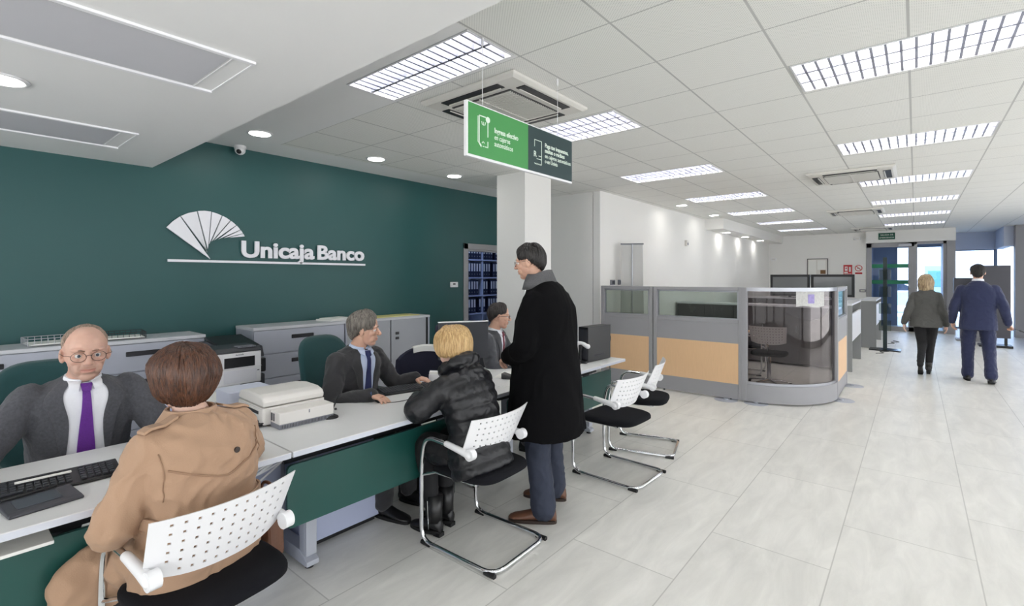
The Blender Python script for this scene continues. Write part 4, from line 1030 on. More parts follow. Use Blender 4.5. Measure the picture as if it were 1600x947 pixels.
# ------------------------------------------------------------ far wall items
r = empty('notice_board', (-2.38, YF, 1.86), 0, 'black framed notice board with white papers on the far wall', 'notice board')
b = MB(); b.box(-.28, .28, -.03, 0, -.28, .28); b.build('frame', black_plastic, r, bevel=.004)
b = MB(); b.box(-.26, .26, -.034, -.03, -.26, .26); b.build('backing', offwhite_pl, r)
for i, (x, z, w, h) in enumerate([(-.13, .0, .1, .24), (.11, .08, .11, .15)]): b = MB(); b.box(x-w, x+w, -.037, -.034, z-h, z+h); b.build('paper_sheet', paper, r)
b = MB(); b.box(.08, .22, -.040, -.034, -.2, -.08); b.build('brown_note', mat('brown_note', (120, 90, 60), .7), r)
red = mat('sign_red', (190, 40, 46), .5)
for i, (x, lab) in enumerate([(-1.59, 'red fire equipment sign on the far wall, left of the round prohibition sign'), (-1.32, 'white sign with a red prohibition circle beside the entrance door')]):
    r = empty('safety_sign', (x, YF, 1.78), 0, lab, 'sign')
    if i == 0:
        b = MB(); b.box(-.11, .11, -.01, 0, -.15, .15); b.build('plate', red, r)
        b = MB(); b.box(-.075, -.005, -.013, -.01, -.03, .10); b.box(.03, .075, -.013, -.01, -.06, .09); b.box(-.09, .09, -.013, -.01, -.13, -.115); b.box(-.09, .0, -.013, -.01, -.10, -.06); b.build('pictogram', paper, r)
        b = MB(); b.cyl((-.04, -.0155, .05), .022, .002, axis=1, n=16); b.build('pictogram', red, r)
    else:
        b = MB(); b.box(-.11, .11, -.008, 0, -.15, .15); b.build('plate', paper, r)
        b = MB(); b.tube([(.085*math.cos(a), -.010, .05+.085*math.sin(a)) for a in [2*PI*k/28 for k in range(28)]], .010, 6, closed=True, cap=False); b.tube([(-.06, -.010, .11), (.06, -.010, -.01)], .009, 6); b.box(-.09, .09, -.011, -.008, -.13, -.08); b.build('pictogram', red, r)
        b = MB(); b.box(-.035, .03, -.0105, -.008, .035, .05); b.build('cigarette', black_plastic, r)
r = empty('exit_sign', (-.64, YF-.25, 2.74), 0, 'dark green emergency exit sign above the entrance door', 'exit sign')
b = MB(); b.box(-.19, .19, -.02, 0, -.095, .095); b.build('plate', mat('exit_green', (22, 84, 64), .5), r, bevel=.002)
b = MB(); text_on(b, 'SALIDA DE', -.145, -.02, .018, .062, '-y'); text_on(b, 'EMERGENCIA', -.168, -.02, -.06, .056, '-y'); b.build('lettering', paper, r)
for (x, y, z, lab) in [(-1.35, YF, 2.72, 'small white emergency lamp high on the far wall left of the exit sign'), (-3.62, YF, 2.15, 'small white camera in the far corner beside the side wall'), (-1.22, YF, 1.15, 'small grey socket plate on the far wall above the counter')]:
    r = empty('wall_fixture', (x, y, z), 0, lab, 'wall fixture'); b = MB(); b.rbox(-.08, .08, -.05, 0, -.04, .04, .01, 'y'); b.build('case', white_plastic if z > 1.5 else grey_plastic, r, bevel=.004)
    b = MB(); b.box(-.05, .05, -.056, -.05, -.02, .02); b.build('cover', offwhite_pl, r)
# leaflet stand
r = empty('leaflet_stand', (-.50, 13.1, 0), 0, 'tall dark green pole stand with clear leaflet pockets before the entrance door', 'leaflet stand')
tg = mat('dark_teal_post', (18, 40, 42), .5)
b = MB(); b.box(-.035, .035, -.02, .02, .02, 1.98); b.build('post', tg, r, bevel=.004)
b = MB(); b.rbox(-.27, .27, -.2, .2, 0, .025, .02); b.build('base_plate', mat('black_glossy', (26, 30, 34), .2), r, bevel=.004)
for z in (.42, .78, 1.14, 1.50):
    b = MB()
    for s in (-1, 1): b.box(s*.10-.004, s*.10+.004, -.05, -.02, z, z+.22)
    b.box(-.10, .10, -.05, -.045, z, z+.006); b.box(-.10, .10, -.022, -.018, z, z+.22); pk = b.build('pocket', glass_part, r)
# dark display board & stand near the glazed bay
disp = mat('dark_display', (66, 66, 74), .4)
r = empty('display_board', (1.37, 15.3, 0), 0, 'large dark grey display board behind the man in the navy suit', 'display')
b = MB(); b.box(-.25, .25, -.03, .03, .20, 1.82); b.build('board', disp, r, bevel=.006)
b = MB(); b.box(-.2, -.15, -.02, .02, .05, .25); b.box(.15, .2, -.02, .02, .05, .25); b.box(-.27, .27, -.2, .2, 0, .05); b.build('base', black_plastic, r, bevel=.004)
r = empty('display_counter', (.95, 16.4, 0), 0, 'low dark box unit between the walking woman and man near the glass', 'display')
b = MB(); b.box(-.22, .41, -.2, .2, 1.17, 1.54); b.build('body', disp, r, bevel=.006)
b = MB(); b.box(-.10, .3, -.12, .12, .04, 1.17); b.box(-.18, .5, -.2, .2, 0, .04); b.build('pedestal', part_grey, r, bevel=.004)
# sockets / cables on floor beyond counters
for i, (x, y) in enumerate([(-.62, 12.4), (-.50, 14.4)]):
    b = MB(); b.tube(catmull([(x, y, .006), (x+.12, y+.15, .006), (x+.05, y+.35, .006), (x+.2, y+.5, .006), (x+.08, y+.75, .006)], 8), .006, 6)
    tag(b.build('floor_cable', bc, smooth=True), ['loose black cable on the floor beside the nearer grey counter end', 'loose black cable on the floor near the leaflet stand'][i], 'cable')
# street: car, kiosk
def car(loc, rz):
    r = empty('car', loc, rz, 'silver hatchback parked in the street, seen through the entrance door glass', 'car')
    prof = [(-2.0, .35), (-2.02, .75), (-1.9, .98), (-1.55, 1.38), (-1.2, 1.47), (.2, 1.45), (.55, 1.36), (1.15, .98), (1.85, .86), (2.05, .65), (2.05, .35)]
    b = MB(); R = []
    for y, s, dz in ((-.86, .97, -.01), (-.84, 1, 0), (-.6, 1, 0), (.6, 1, 0), (.84, 1, 0), (.86, .97, -.01)): R.append([(x*s, y*(.86 if z > 1.1 else 1), z+dz) for x, z in prof])
    b.loft(R); b.build('body', mat('silver_car_paint', (196, 202, 212), .25, .5), r, bevel=.04, seg=3)
    g = mat('car_glass', (40, 50, 62), .1)
    for s in (-1, 1):
        b = MB(); b.prism([(-1.6, 1.0), (-1.42, 1.34), (-.45, 1.38), (-.45, 1.0)], s*.80-.06, s*.80+.06, lambda a, c, h: (a, h, c)); b.prism([(-.38, 1.0), (-.38, 1.38), (.25, 1.37), (.5, 1.28), (.95, 1.0)], s*.80-.06, s*.80+.06, lambda a, c, h: (a, h, c)); b.build('side_window', g, r)
        for x in (-1.3, 1.28):
            b = MB(); b.cyl((x, s*.80-.09, .32), .32, .18, axis=1, n=28); w = b.build('wheel', black_rubber, r, smooth=SM)
            b = MB(); b.cyl((x, s*.90-.015, .32), .2, .03, axis=1, n=20)
            for q in range(5): a = 2*PI*q/5; b.box(x-.02, x+.02, s*.9-.02, s*.9+.025, .32, .52, Matrix.Translation((x, 0, .32)) @ Matrix.Rotation(a, 4, 'Y') @ Matrix.Translation((-x, 0, -.32)))
            b.build('rim', alu, w, smooth=SM)
    return r
car((-.9, 27.5, 0), math.radians(0))
r = empty('street_kiosk', (.62, 25.0, 0), 0, 'pale green street ticket machine seen through the second glass door', 'street machine')
b = MB(); b.rbox(-.35, .35, -.3, .3, .3, 2.0, .05); b.build('body', mat('kiosk_green', (150, 180, 172), .5), r, bevel=.02); b = MB(); b.box(-.25, .25, -.32, -.3, 1.2, 1.8); b.build('panel', mat('kiosk_teal', (90, 140, 138), .4), r); b = MB(); b.rbox(-.22, .22, -.2, .2, 0, .3, .03); b.rbox(-.25, .25, -.2, .2, 2.0, 2.4, .03); b.build('post', offwhite_pl, r)
# ------------------------------------------------------------ people
def skin_mat(name, rgb, beard=(120, 100, 88), lips=(176, 98, 92)):
    m = mat(name, rgb, .5, sss=.08, bump=.06, bscale=260, var=.06, vscale=30)
    nt, b = nodes_of(m); src = b.inputs['Base Color'].links[0].from_socket
    at = nt.nodes.new('ShaderNodeAttribute'); at.attribute_name = 'region'; sp = nt.nodes.new('ShaderNodeSeparateColor'); nt.links.new(at.outputs['Color'], sp.inputs[0])
    for ch, c in ((0, lips), (1, beard)):
        mx = nt.nodes.new('ShaderNodeMix'); mx.data_type = 'RGBA'; mx.inputs[7].default_value = lin(c)+(1,)
        nt.links.new(sp.outputs[ch], mx.inputs[0]); nt.links.new(src, mx.inputs[6]); src = mx.outputs[2]
    nt.links.new(src, b.inputs['Base Color']); return m
def hair_mat(name, rgb, rgb2, rough=.45):
    m = mat(name, rgb, rough, bump=.5, bscale=30, stretch=(9, 9, .8))
    nt, b = nodes_of(m); tc = nt.nodes.new('ShaderNodeTexCoord'); mp = nt.nodes.new('ShaderNodeMapping'); mp.inputs['Scale'].default_value = (14, 14, 1.2); nt.links.new(tc.outputs['Object'], mp.inputs[0])
    n = nt.nodes.new('ShaderNodeTexNoise'); n.inputs['Scale'].default_value = 8; n.inputs['Detail'].default_value = 5; nt.links.new(mp.outputs[0], n.inputs['Vector'])
    rp = nt.nodes.new('ShaderNodeMapRange'); rp.inputs[1].default_value = .35; rp.inputs[2].default_value = .65; nt.links.new(n.outputs['Fac'], rp.inputs[0])
    mx = nt.nodes.new('ShaderNodeMix'); mx.data_type = 'RGBA'; mx.inputs[6].default_value = lin(rgb)+(1,); mx.inputs[7].default_value = lin(rgb2)+(1,)
    nt.links.new(rp.outputs[0], mx.inputs[0]); nt.links.new(mx.outputs[2], b.inputs['Base Color']); return m
def solidify_mesh(mb, voxel, it=3, fac=.5):
    me = mb.mesh('tmp'); bm = bmesh.new(); bm.from_mesh(me); bmesh.ops.recalc_face_normals(bm, faces=bm.faces); bm.to_mesh(me); bm.free()
    o = bpy.data.objects.new('tmp', me); COL.objects.link(o)
    r = o.modifiers.new('r', 'REMESH'); r.mode = 'VOXEL'; r.voxel_size = voxel; r.adaptivity = 0
    if it: s = o.modifiers.new('s', 'SMOOTH'); s.factor = fac; s.iterations = it
    dg = bpy.context.evaluated_depsgraph_get(); ev = o.evaluated_get(dg); m2 = bpy.data.meshes.new_from_object(ev)
    bpy.data.objects.remove(o); bpy.data.meshes.remove(me)
    return m2
def get_v(me): a = np.empty(len(me.vertices)*3); me.vertices.foreach_get('co', a); return a.reshape(-1, 3)
def get_n(me): a = np.empty(len(me.vertices)*3); me.vertex_normals.foreach_get('vector', a); return a.reshape(-1, 3)
def set_v(me, v): me.vertices.foreach_set('co', np.ascontiguousarray(v, dtype=np.float32).ravel()); me.update()
def wrinkle(me, amp=.006, freq=7, stretch=(1, 1, 1), fold=.5, seed=0, axis=None):
    V = get_v(me); N = get_n(me); out = V.copy(); st = Vector(stretch)
    for i in range(len(V)):
        p = Vector(V[i]); q = Vector((p.x*st.x, p.y*st.y, p.z*st.z))*freq+Vector((seed, seed*1.7, 0))
        w = noise.noise(q); q2 = q*2.1+Vector((w, w, w))*1.2
        n2 = noise.noise(q2); rdg = 1-abs(n2)*2.4
        d = amp*(.7*w+fold*(rdg-.5))
        out[i] = V[i]+N[i]*d
    set_v(me, out)
def link_mesh(me, name, mats, parent, smooth=True):
    me.materials.clear()
    for m in (mats if isinstance(mats, (list, tuple)) else [mats]): me.materials.append(m)
    if smooth: me.shade_smooth()
    me.name = name; o = bpy.data.objects.new(name, me); COL.objects.link(o); o.parent = parent; return o
def cloth(mb, name, m, parent, voxel=.008, amp=.005, freq=8, it=3, stretch=(1, 1, 1), fold=.6, seed=0):
    me = solidify_mesh(mb, voxel, it)
    if amp: wrinkle(me, amp, freq, stretch, fold, seed)
    return link_mesh(me, name, m, parent)
def frame(fwd, up=(0, 0, 1)):
    f = Vector(fwd).normalized(); u = Vector(up); u = (u-f*u.dot(f)).normalized(); l = u.cross(f); return Matrix((f, l, u)).transposed()
def head_frame(yaw, pitch=0, roll=0): return (Matrix.Rotation(math.radians(yaw), 3, 'Z') @ Matrix.Rotation(math.radians(-pitch), 3, 'Y') @ Matrix.Rotation(math.radians(roll), 3, 'X'))
def hand(mb, w, d, n, side, curl=(.25, .35, .25), spread=.0, s=1.0, thumb_in=0.0):
    w = Vector(w); d = Vector(d).normalized(); n = Vector(n); n = (n-d*n.dot(d)).normalized(); t = n.cross(d)*(1 if side == 'R' else -1)
    pal = [(w-d*.02*s, .025*s, .019*s), (w+d*.01*s, .027*s, .018*s), (w+d*.045*s, .037*s, .016*s), (w+d*.080*s, .039*s, .013*s), (w+d*.088*s, .035*s, .009*s)]
    mb.rings([(c, a, b, tuple(n)) for c, a, b in pal], n=16, power=2.4, U=tuple(t))
    for i, (off, L) in enumerate(zip((.0285, .0095, -.0095, -.0275), (.072, .080, .074, .058))):
        p = w+d*(.082 if i in (1, 2) else .076)*s+t*off*s-n*.001; dd = (d+t*spread*(1.5-i)*.5).normalized(); ang = 0; P = [p-d*.02*s, p]; R = [.0085*s, .0092*s]
        for k, seg in enumerate((.45, .31, .24)):
            ang += curl[k]*(1+.12*i); v = (dd*math.cos(ang)-n*math.sin(ang)); p = p+v*L*seg*s; P.append(p); R.append((.0086, .0078, .0066)[k]*s)
        mb.limb(P, R, 4, 10)
    p = w+d*.016*s+t*.020*s-n*.004; v1 = (d*.62+t*.75-n*.25).normalized(); v2 = (d*.85+t*(.45-thumb_in)-n*.25).normalized(); v3 = (d*.95+t*(.15-thumb_in)-n*.2).normalized()
    mb.limb([p, p+v1*.040*s, p+v1*.040*s+v2*.030*s, p+v1*.040*s+v2*.030*s+v3*.024*s], [.014*s, .0115*s, .0098*s, .0078*s], 4, 10)
def head_geo(mb, c, R, s, neck, jaw=1.0, nose=1.0):
    c = Vector(c)
    def T(p): return c+R @ (Vector(p)*s)
    def e(p, r, rot=None): mb.ell(T(p), tuple(x*s for x in r), R if rot is None else R @ rot, n=22, m=14)
    e((-.012, 0, .032), (.097, .076, .084)); e((.018, 0, -.028), (.070, .063*jaw, .082)); e((.0, 0, -.005), (.085, .071, .075))
    e((.052, 0, -.093), (.030, .030*jaw, .022)); e((.030, 0, -.075), (.045, .050*jaw, .035))
    for y in (-1, 1):
        e((.055, y*.038, -.022), (.026, .024, .022)); e((.064, y*.028, .024), (.024, .028, .012)); e((.055, y*.030, -.055), (.028, .022, .03))
        e((.098*nose, y*.011, -.030), (.012, .008, .008))
        e((.0725, y*.031, .0095), (.0125, .0165, .0058)); e((.0705, y*.031, -.0105), (.0115, .015, .0045))
        e((-.008, y*.078, -.008), (.018, .008, .031), Matrix.Rotation(y*.35, 3, 'Z')); e((-.004, y*.076, -.026), (.012, .008, .014))
    mb.limb([T((.080, 0, .014)), T((.094*nose, 0, -.006)), T((.106*nose, 0, -.026))], [.008*s, .009*s, .0115*s], 4, 12)
    e((.082, 0, -.056), (.013, .026, .008)); e((.080, 0, -.069), (.013, .021, .007)); e((.066, 0, -.060), (.022, .034, .026))
    nk = Vector(neck); a = T((-.015, 0, -.05)); 
    mb.limb([a, a.lerp(nk, .55)+Vector((0, 0, 0)), nk], [.056*s, .053*s, .062*s], 5, 20)
def person(label, loc, rz, skin, group=None):
    r = empty('person', loc, rz, label, 'person', group); return r
def make_body(r, J, skinm, hs=1.0, beard=0, mouth=.0, jaw=1.0, lips=.5, iris=(70, 90, 100), brow=None, nose=1.0, hands=('L', 'R'), torso=True, smile=0, hand_s=1.0):
    c = Vector(J['head']); R = J['hR']; s = hs
    mb = MB(); head_geo(mb, c, R, s, J['neck'], jaw, nose)
    me = solidify_mesh(mb, .0032, 3)
    V = get_v(me); Q = (V-np.array(c)) @ np.array(R)/s
    x, y, z = Q[:, 0], Q[:, 1], Q[:, 2]; fr = x > .035
    push = np.zeros(len(V)); drop = np.zeros(len(V))
    for sy in (-1, 1):
        push += .0085*np.exp(-(((y-sy*.031)/.0165)**2+((z-.001)/.0105)**2))*fr
        push -= .0035*np.exp(-(((y-sy*.031)/.017)**2+((z-.0125)/.004)**2))*fr
        push -= .002*np.exp(-(((y-sy*.031)/.015)**2+((z+.010)/.0035)**2))*fr
        push += .003*np.exp(-(((y-sy*(.022+.4*np.abs(z+.035)))/.004)**2))*((z < -.028) & (z > -.06))*fr
    mz = z+.0625-smile*.25*np.abs(y)
    push += .0045*np.exp(-(mz/.0028)**2)*(np.abs(y) < .027)*fr
    Q[:, 0] -= push; V = (Q*s) @ np.array(R).T+np.array(c); set_v(me, V)
    lipm = np.clip(np.exp(-((z+.0625)/.0085)**4)*(np.abs(y) < .025-.0*np.abs(z))*(x > .06)*lips, 0, 1)
    red = .10*np.exp(-(((np.abs(y)-.04)/.02)**2+((z+.025)/.02)**2))*fr+.16*np.exp(-((y/.015)**2+((z+.03)/.015)**2))*(x > .09)
    bd = beard*np.clip((-.028-z)/.02, 0, 1)*np.clip((x+.02)/.03, 0, 1)*(z > -.125)*(1-lipm)
    bd = np.where((z > -.05) & (np.abs(y) > .035) & (x < .05), bd*.6, bd)
    nh = len(V); reg = np.zeros((nh, 4)); reg[:, 0] = lipm+red; reg[:, 1] = bd; reg[:, 3] = 1
    # hands and torso: joined into the same body mesh
    bm = bmesh.new(); bm.from_mesh(me)
    if hands:
        hb = MB()
        for sd in hands:
            h = J['hand'+sd]; w = Vector(J['wrist'+sd]); el = Vector(J['elbow'+sd])
            hand(hb, w, h['d'], h['n'], sd, h.get('curl', (.25, .35, .25)), h.get('spread', .1), hand_s)
            hb.limb([w.lerp(el, .45), w.lerp(el, .1), w+Vector(h['d']).normalized()*.012], [.036, .027, .026], 4, 14)
        hm = solidify_mesh(hb, .0026, 2); bm.from_mesh(hm); bpy.data.meshes.remove(hm)
    if torso:
        tb = MB(); P = Vector(J['pelvis']); N = Vector(J['neck'])
        tb.rings([(P.lerp(N, t), a*.8, d*.8) for t, a, d in ((-.1, .12, .09), (.1, .165, .11), (.45, .14, .1), (.75, .16, .1), (.93, .13, .08), (1.0, .06, .06))], 16)
        for sd in 'LR':
            tb.limb([Vector(J['sh'+sd])-Vector((0, 0, .02)), J['elbow'+sd], J['wrist'+sd]], [.035, .03, .026], 5, 10)
            tb.limb([J['hip'+sd], Vector(J['knee'+sd])-Vector((0, 0, .012)), J['ankle'+sd]], [.05, .028, .022], 5, 10)
        tb.limb([Vector(J['shL'])-Vector((0, 0, .03)), N-Vector((0, 0, .05)), Vector(J['shR'])-Vector((0, 0, .03))], [.035, .05, .035], 5, 10)
        tm = solidify_mesh(tb, .014, 1); bm.from_mesh(tm); bpy.data.meshes.remove(tm)
    bm.to_mesh(me); bm.free()
    at = me.color_attributes.new('region', 'FLOAT_COLOR', 'POINT'); A = np.zeros((len(me.vertices), 4)); A[:, 3] = 1; A[:nh] = reg
    at.data.foreach_set('color', A.ravel())
    body = link_mesh(me, 'body', skinm, r)
    def T(p): return c+R @ (Vector(p)*s)
    for sy in (-1, 1):
        b = MB(); b.ell(T((.0705, sy*.031, .0)), (.0118*s,)*3, R, 16, 10); e = b.build('eye', mat('eye_white', (214, 208, 204), .2), r, smooth=True)
        b = MB(); b.ell(T((.0782, sy*.0305, .0)), (.0058*s, .0066*s, .0066*s), R, 14, 8); b.build('iris', mat('iris_%d' % iris[0], iris, .1), e, smooth=True)
        if brow: b = MB(); b.limb([T((.083, sy*.014, .0195)), T((.0865, sy*.028, .0245)), T((.074, sy*.047, .020))], [.003*s, .0038*s, .002*s], 4, 8, flat=1.0); b.build('eyebrow', brow, r, smooth=True)
    return body
def glasses(r, J, s, m, rr=.0215, thick=.0011, square=False, z=-.003):
    c = Vector(J['head']); R = J['hR']
    def T(p): return c+R @ (Vector(p)*s)
    g = None; b = MB()
    for sy in (-1, 1):
        ring = []
        for k in range(32):
            a = 2*PI*k/32; e = .6 if square else 1; ca, sa = math.cos(a), math.sin(a)
            yy = rr*1.1*math.copysign(abs(ca)**e, ca); zz = rr*(.75 if square else .92)*math.copysign(abs(sa)**e, sa)
            ring.append(T((.098-.10*abs(yy+sy*.0)*.15-(.006 if yy*sy > 0 else 0), sy*.033+yy, z+zz)))
        b.tube(ring, thick*s, 6, closed=True, cap=False)
        b.tube([T((.094, sy*(.033+rr*1.08), z+.006)), T((.075, sy*.079, z+.008)), T((-.005, sy*.086, z+.006)), T((-.02, sy*.084, z-.012))], thick*s, 6)
    b.tube(catmull([T((.099, -.011, z+.004)), T((.104, 0, z+.008)), T((.099, .011, z+.004))], 5), thick*s, 6)
    g = b.build('glasses', m, r, smooth=True)
    b = MB()
    for sy in (-1, 1): 
        P = [T((.097, sy*.033+rr*1.0*math.cos(a), z+rr*.85*math.sin(a))) for a in [2*PI*k/20 for k in range(20)]]; k0 = len(b.v); b.v += [tuple(p) for p in P]; b.f.append(tuple(range(k0, k0+20))); b.m.append(0)
    b.build('lens', glass_lens, g); return g
def hair(r, J, s, m, c=(-.012, 0, .030), rad=(.108, .086, .098), front=55, side=110, back=150, tuck=.55, nstr=420, sr=.004, tilt=-8, drop_mode=False, part=0, wob=.004, seed=1, face=50, gap=None, name='hair', taper=None, flare=0.0):
    if taper is None: taper = .011 if (drop_mode and rad[1] < .10) else 0
    # shell of hair following the skull; front/side/back = how far it reaches from the crown (degrees; beyond 90 it falls)
    rnd = random.Random(seed); hc = Vector(J['head']); R = J['hR']; MT = Matrix.Rotation(math.radians(tilt), 3, 'Y')
    def reach(ph):
        a = abs(ph); f, sd, bk = math.radians(front), math.radians(side), math.radians(back); fa = math.radians(face)
        if a < fa: t = a/fa; t = t*t*t*(t*(6*t-15)+10) ; return f+(sd-f)*t**2.2
        t = (a-fa)/(PI-fa); t = t*t*(3-2*t); return sd+(bk-sd)*t
    def S(th, ph, off=0):
        d = Vector((math.cos(ph), math.sin(ph), 0))
        if th <= PI/2 or not drop_mode:
            k = math.sin(th)
            q = 1.0
            if th > PI/2: q = 1-tuck*(th-PI/2)/PI
            p = Vector((d.x*rad[0]*k*q, d.y*rad[1]*k*q, rad[2]*math.cos(th)))
            nn = Vector((d.x*k, d.y*k, math.cos(th))).normalized()
        else:
            h = (th-PI/2)*rad[2]; te = tuck*(1-.8*max(0, -math.cos(ph))) if taper else tuck; q = 1+flare*h/.1-te*(h/.1)**2
            p = Vector((d.x*rad[0]*q, d.y*rad[1]*q, -h)); nn = Vector((d.x, d.y, 0)).normalized()
        if taper: off -= taper*min(1, th/reach(ph))**5
        w = noise.noise(Vector((math.cos(ph)*2.2, math.sin(ph)*2.2, th*1.3+seed)))*wob*2
        p = p+nn*(off+w)
        return hc+R @ ((Vector(c)+MT @ p)*s)
    mb = MB(); n = 56; K = 16; RO = []; RI = []
    for k in range(K+1):
        o = []; q = []
        for j in range(n):
            ph = -PI+2*PI*j/n; th = max(.03, reach(ph)*k/K)
            o.append(S(th, ph)); q.append(S(th, ph, -.016))
        RO.append(o); RI.append(q)
    mb.loft(RO+RI[::-1], cap=True)
    for q in range(nstr):
        ph = rnd.uniform(-PI, PI); L = reach(ph); t0 = rnd.uniform(.0, .75); t1 = min(1.04, t0+rnd.uniform(.35, .9)); 
        if rnd.random() < .6: t1 = rnd.uniform(.97, 1.05)
        dph = rnd.uniform(-.10, .10)+part*.3; o0 = rnd.uniform(0, .003); P = []; W = []
        for k in range(9):
            t = k/8; th = L*(t0+(t1-t0)*t); p_ = ph+dph*t*(1-abs(ph)/PI)+.04*math.sin(5*t+q)
            P.append(S(max(.03, th), p_, o0+.002*math.sin(PI*t)-.004*(t > .95)-(.004 if k == 0 else 0))); W.append(sr*s*(math.sin(PI*min(1, .12+t*.80))**.6))
        mb.tube(P, W, 5, flat=.6)
    return mb.build(name, m, r, smooth=True, recalc=True)
def shoe(r, ank, d, m, L=.285, w=.048, sole=None, heel=0.0, boot=0, z0=0.0, pitch=0):
    # ank: ankle point (x, y) above the heel; d: toe direction in the ground plane
    d = Vector((d[0], d[1], 0)).normalized(); t = Vector((-d.y, d.x, 0)); a = Vector((ank[0], ank[1], 0))
    Rm = Matrix.Rotation(pitch, 3, t)
    def P(x, y, z): 
        v = Rm @ (d*x+Vector((0, 0, z))); return a+t*y+v+Vector((0, 0, z0))
    mb = MB(); R = []
    prof = [(-.075, .020, .045, .05), (-.07, .030, .05, .085), (-.04, .034, .05, .10), (0, .036, .048, .105), (.04, .038, .046, .095), (.09, .043, .035, .072), (.14, .047, .028, .056), (.175, .042, .024, .046), (.198, .028, .02, .036), (.207, .012, .02, .026)]
    k = L/.285
    for x, hw, zc, zt in prof:
        hh = heel*max(0, min(1, (.06-x)/.1)); ring = []
        for j in range(16):
            an = 2*PI*j/16; yy = hw*w/.048*math.cos(an); zz = .014+(zt-.014)*(.5+.5*math.sin(an)); zz = max(.014, zz); yy *= (1-.35*max(0, math.sin(an)))
            ring.append(P(x*k, yy, zz+hh))
        R.append(ring)
    mb.loft(R)
    if boot: mb.tube([P(-.02*k, 0, .07+heel), P(-.02*k, 0, .12+heel), P(-.015*k, 0, boot)], [.043, .042, .05], 14)
    o = mb.build('shoe', m, r, smooth=True)
    b = MB(); n = 24; poly = []
    for j in range(n):
        an = 2*PI*j/n; x = .066+.143*math.cos(an); xx = max(-.08, min(.21, x)); ww = (.036+.012*max(0, math.cos(an-.3)))*w/.048; poly.append((xx*k, ww*math.copysign(abs(math.sin(an))**.7, math.sin(an))))
    hz = lambda x: heel*max(0, min(1, (.06-x)/.1))
    b.add([P(x, y, 0.001 if (heel == 0) else hz(x)*.85+.001) for x, y in poly]+[P(x, y, .020+hz(x)) for x, y in poly], [tuple(range(n-1, -1, -1)), tuple(range(n, 2*n))]+[(i, (i+1) % n, n+(i+1) % n, n+i) for i in range(n)])
    if heel: b.add([P(x, y, z) for z in (.001, heel+.012) for x, y in ((-.07, -.022), (-.02, -.022), (-.02, .022), (-.07, .022))], [(3, 2, 1, 0), (4, 5, 6, 7), (0, 1, 5, 4), (1, 2, 6, 5), (2, 3, 7, 6), (3, 0, 4, 7)])
    b.build('sole', sole or black_rubber, o, smooth=SM)
    return o
def patch(target, rows, thick, off, name, m, parent, nsub=1, smooth=True):
    # rows: list of rows of (y,z) points on the chest (front = +x), projected on the garment and thickened
    me = target.data; bvh = BVHTree.FromPolygons([v.co.copy() for v in me.vertices], [tuple(p.vertices) for p in me.polygons])
    def hit(y, z):
        h = bvh.ray_cast(Vector((.8, y, z)), Vector((-1, 0, 0)))
        return h[0].x if h[0] is not None else None
    G = []
    for row in rows: G.append([[y, z, hit(y, z)] for y, z in row])
    allx = [q[2] for g in G for q in g if q[2] is not None]; mx = sum(allx)/len(allx)
    for g in G:
        for q in g:
            if q[2] is None or q[2] < mx-.12: q[2] = mx-.03
    ni, nj = len(G), len(G[0]); b = MB(); X = np.array([[q[2] for q in g] for g in G])
    for _ in range(1):
        Y = X.copy()
        for i in range(1, ni-1):
            Y[i] = np.maximum(X[i], (X[i-1]+X[i+1])/2)
        X = Y
    for s_ in (1, 0):
        for i in range(ni):
            for j in range(nj): q = G[i][j]; b.v.append((X[i][j]+off+(thick if s_ else -.006), q[0], q[1]))
    o = ni*nj
    for i in range(ni-1):
        for j in range(nj-1):
            a = i*nj+j; b.f += [(a, a+1, a+nj+1, a+nj), (o+a+nj, o+a+nj+1, o+a+1, o+a)]
    for i in range(ni-1):
        for j in (0, nj-1): a = i*nj+j; b.f.append((a, a+nj, o+a+nj, o+a))
    for j in range(nj-1):
        for i in (0, ni-1): a = i*nj+j; b.f.append((a, a+1, o+a+1, o+a))
    b.m = [0]*len(b.f)
    return b.build(name, m, parent, smooth=.9)
def rows_between(L, Rr, n=14, m=7):
    # L,R: polylines of (y,z) with same count -> interpolated rows
    Lp = catmull([(p[0], p[1], 0) for p in L], max(1, n//(len(L)-1))); Rp = catmull([(p[0], p[1], 0) for p in Rr], max(1, n//(len(Rr)-1)))
    return [[((a.x*(1-t)+b_.x*t), (a.y*(1-t)+b_.y*t)) for t in [k/m for k in range(m+1)]] for a, b_ in zip(Lp, Rp)]
def jacket_torso(mb, P, N, w=1.0, dp=1.0, low=-.22, flare=1.0, belly=0, short=0):
    P = Vector(P); N = Vector(N)
    prof = [(low, .190*flare, .135*flare), (0, .190, .135), (.22, .182, .130+belly), (.45, .188, .128+belly*.8), (.66, .205, .128), (.80, .210, .120), (.90, .175, .105), (.97, .105, .082), (1.02, .070, .066)]
    mb.rings([(P.lerp(N, t)+Vector((-.02*math.sin(PI*max(0, min(1, t))), 0, 0)), a*w, d*dp) for t, a, d in prof], 32, 2.5)
def sleeves(mb, J, r=(.074, .060, .052, .043), s=1.0, cut=.0, mod=None, n=16):
    for sd in 'LR':
        S_, E_, W_ = Vector(J['sh'+sd])+Vector((0, -.012 if sd == 'L' else .012, -.012)), Vector(J['elbow'+sd]), Vector(J['wrist'+sd]); W2 = W_.lerp(E_, cut)
        m1 = S_.lerp(E_, .5); m2 = E_.lerp(W2, .5)
        mb.limb([S_, m1, E_, m2, W2], [r[0]*s, (r[0]+r[1])/2*s, r[1]*s, r[2]*s, r[3]*s], 5, n, mod=mod)
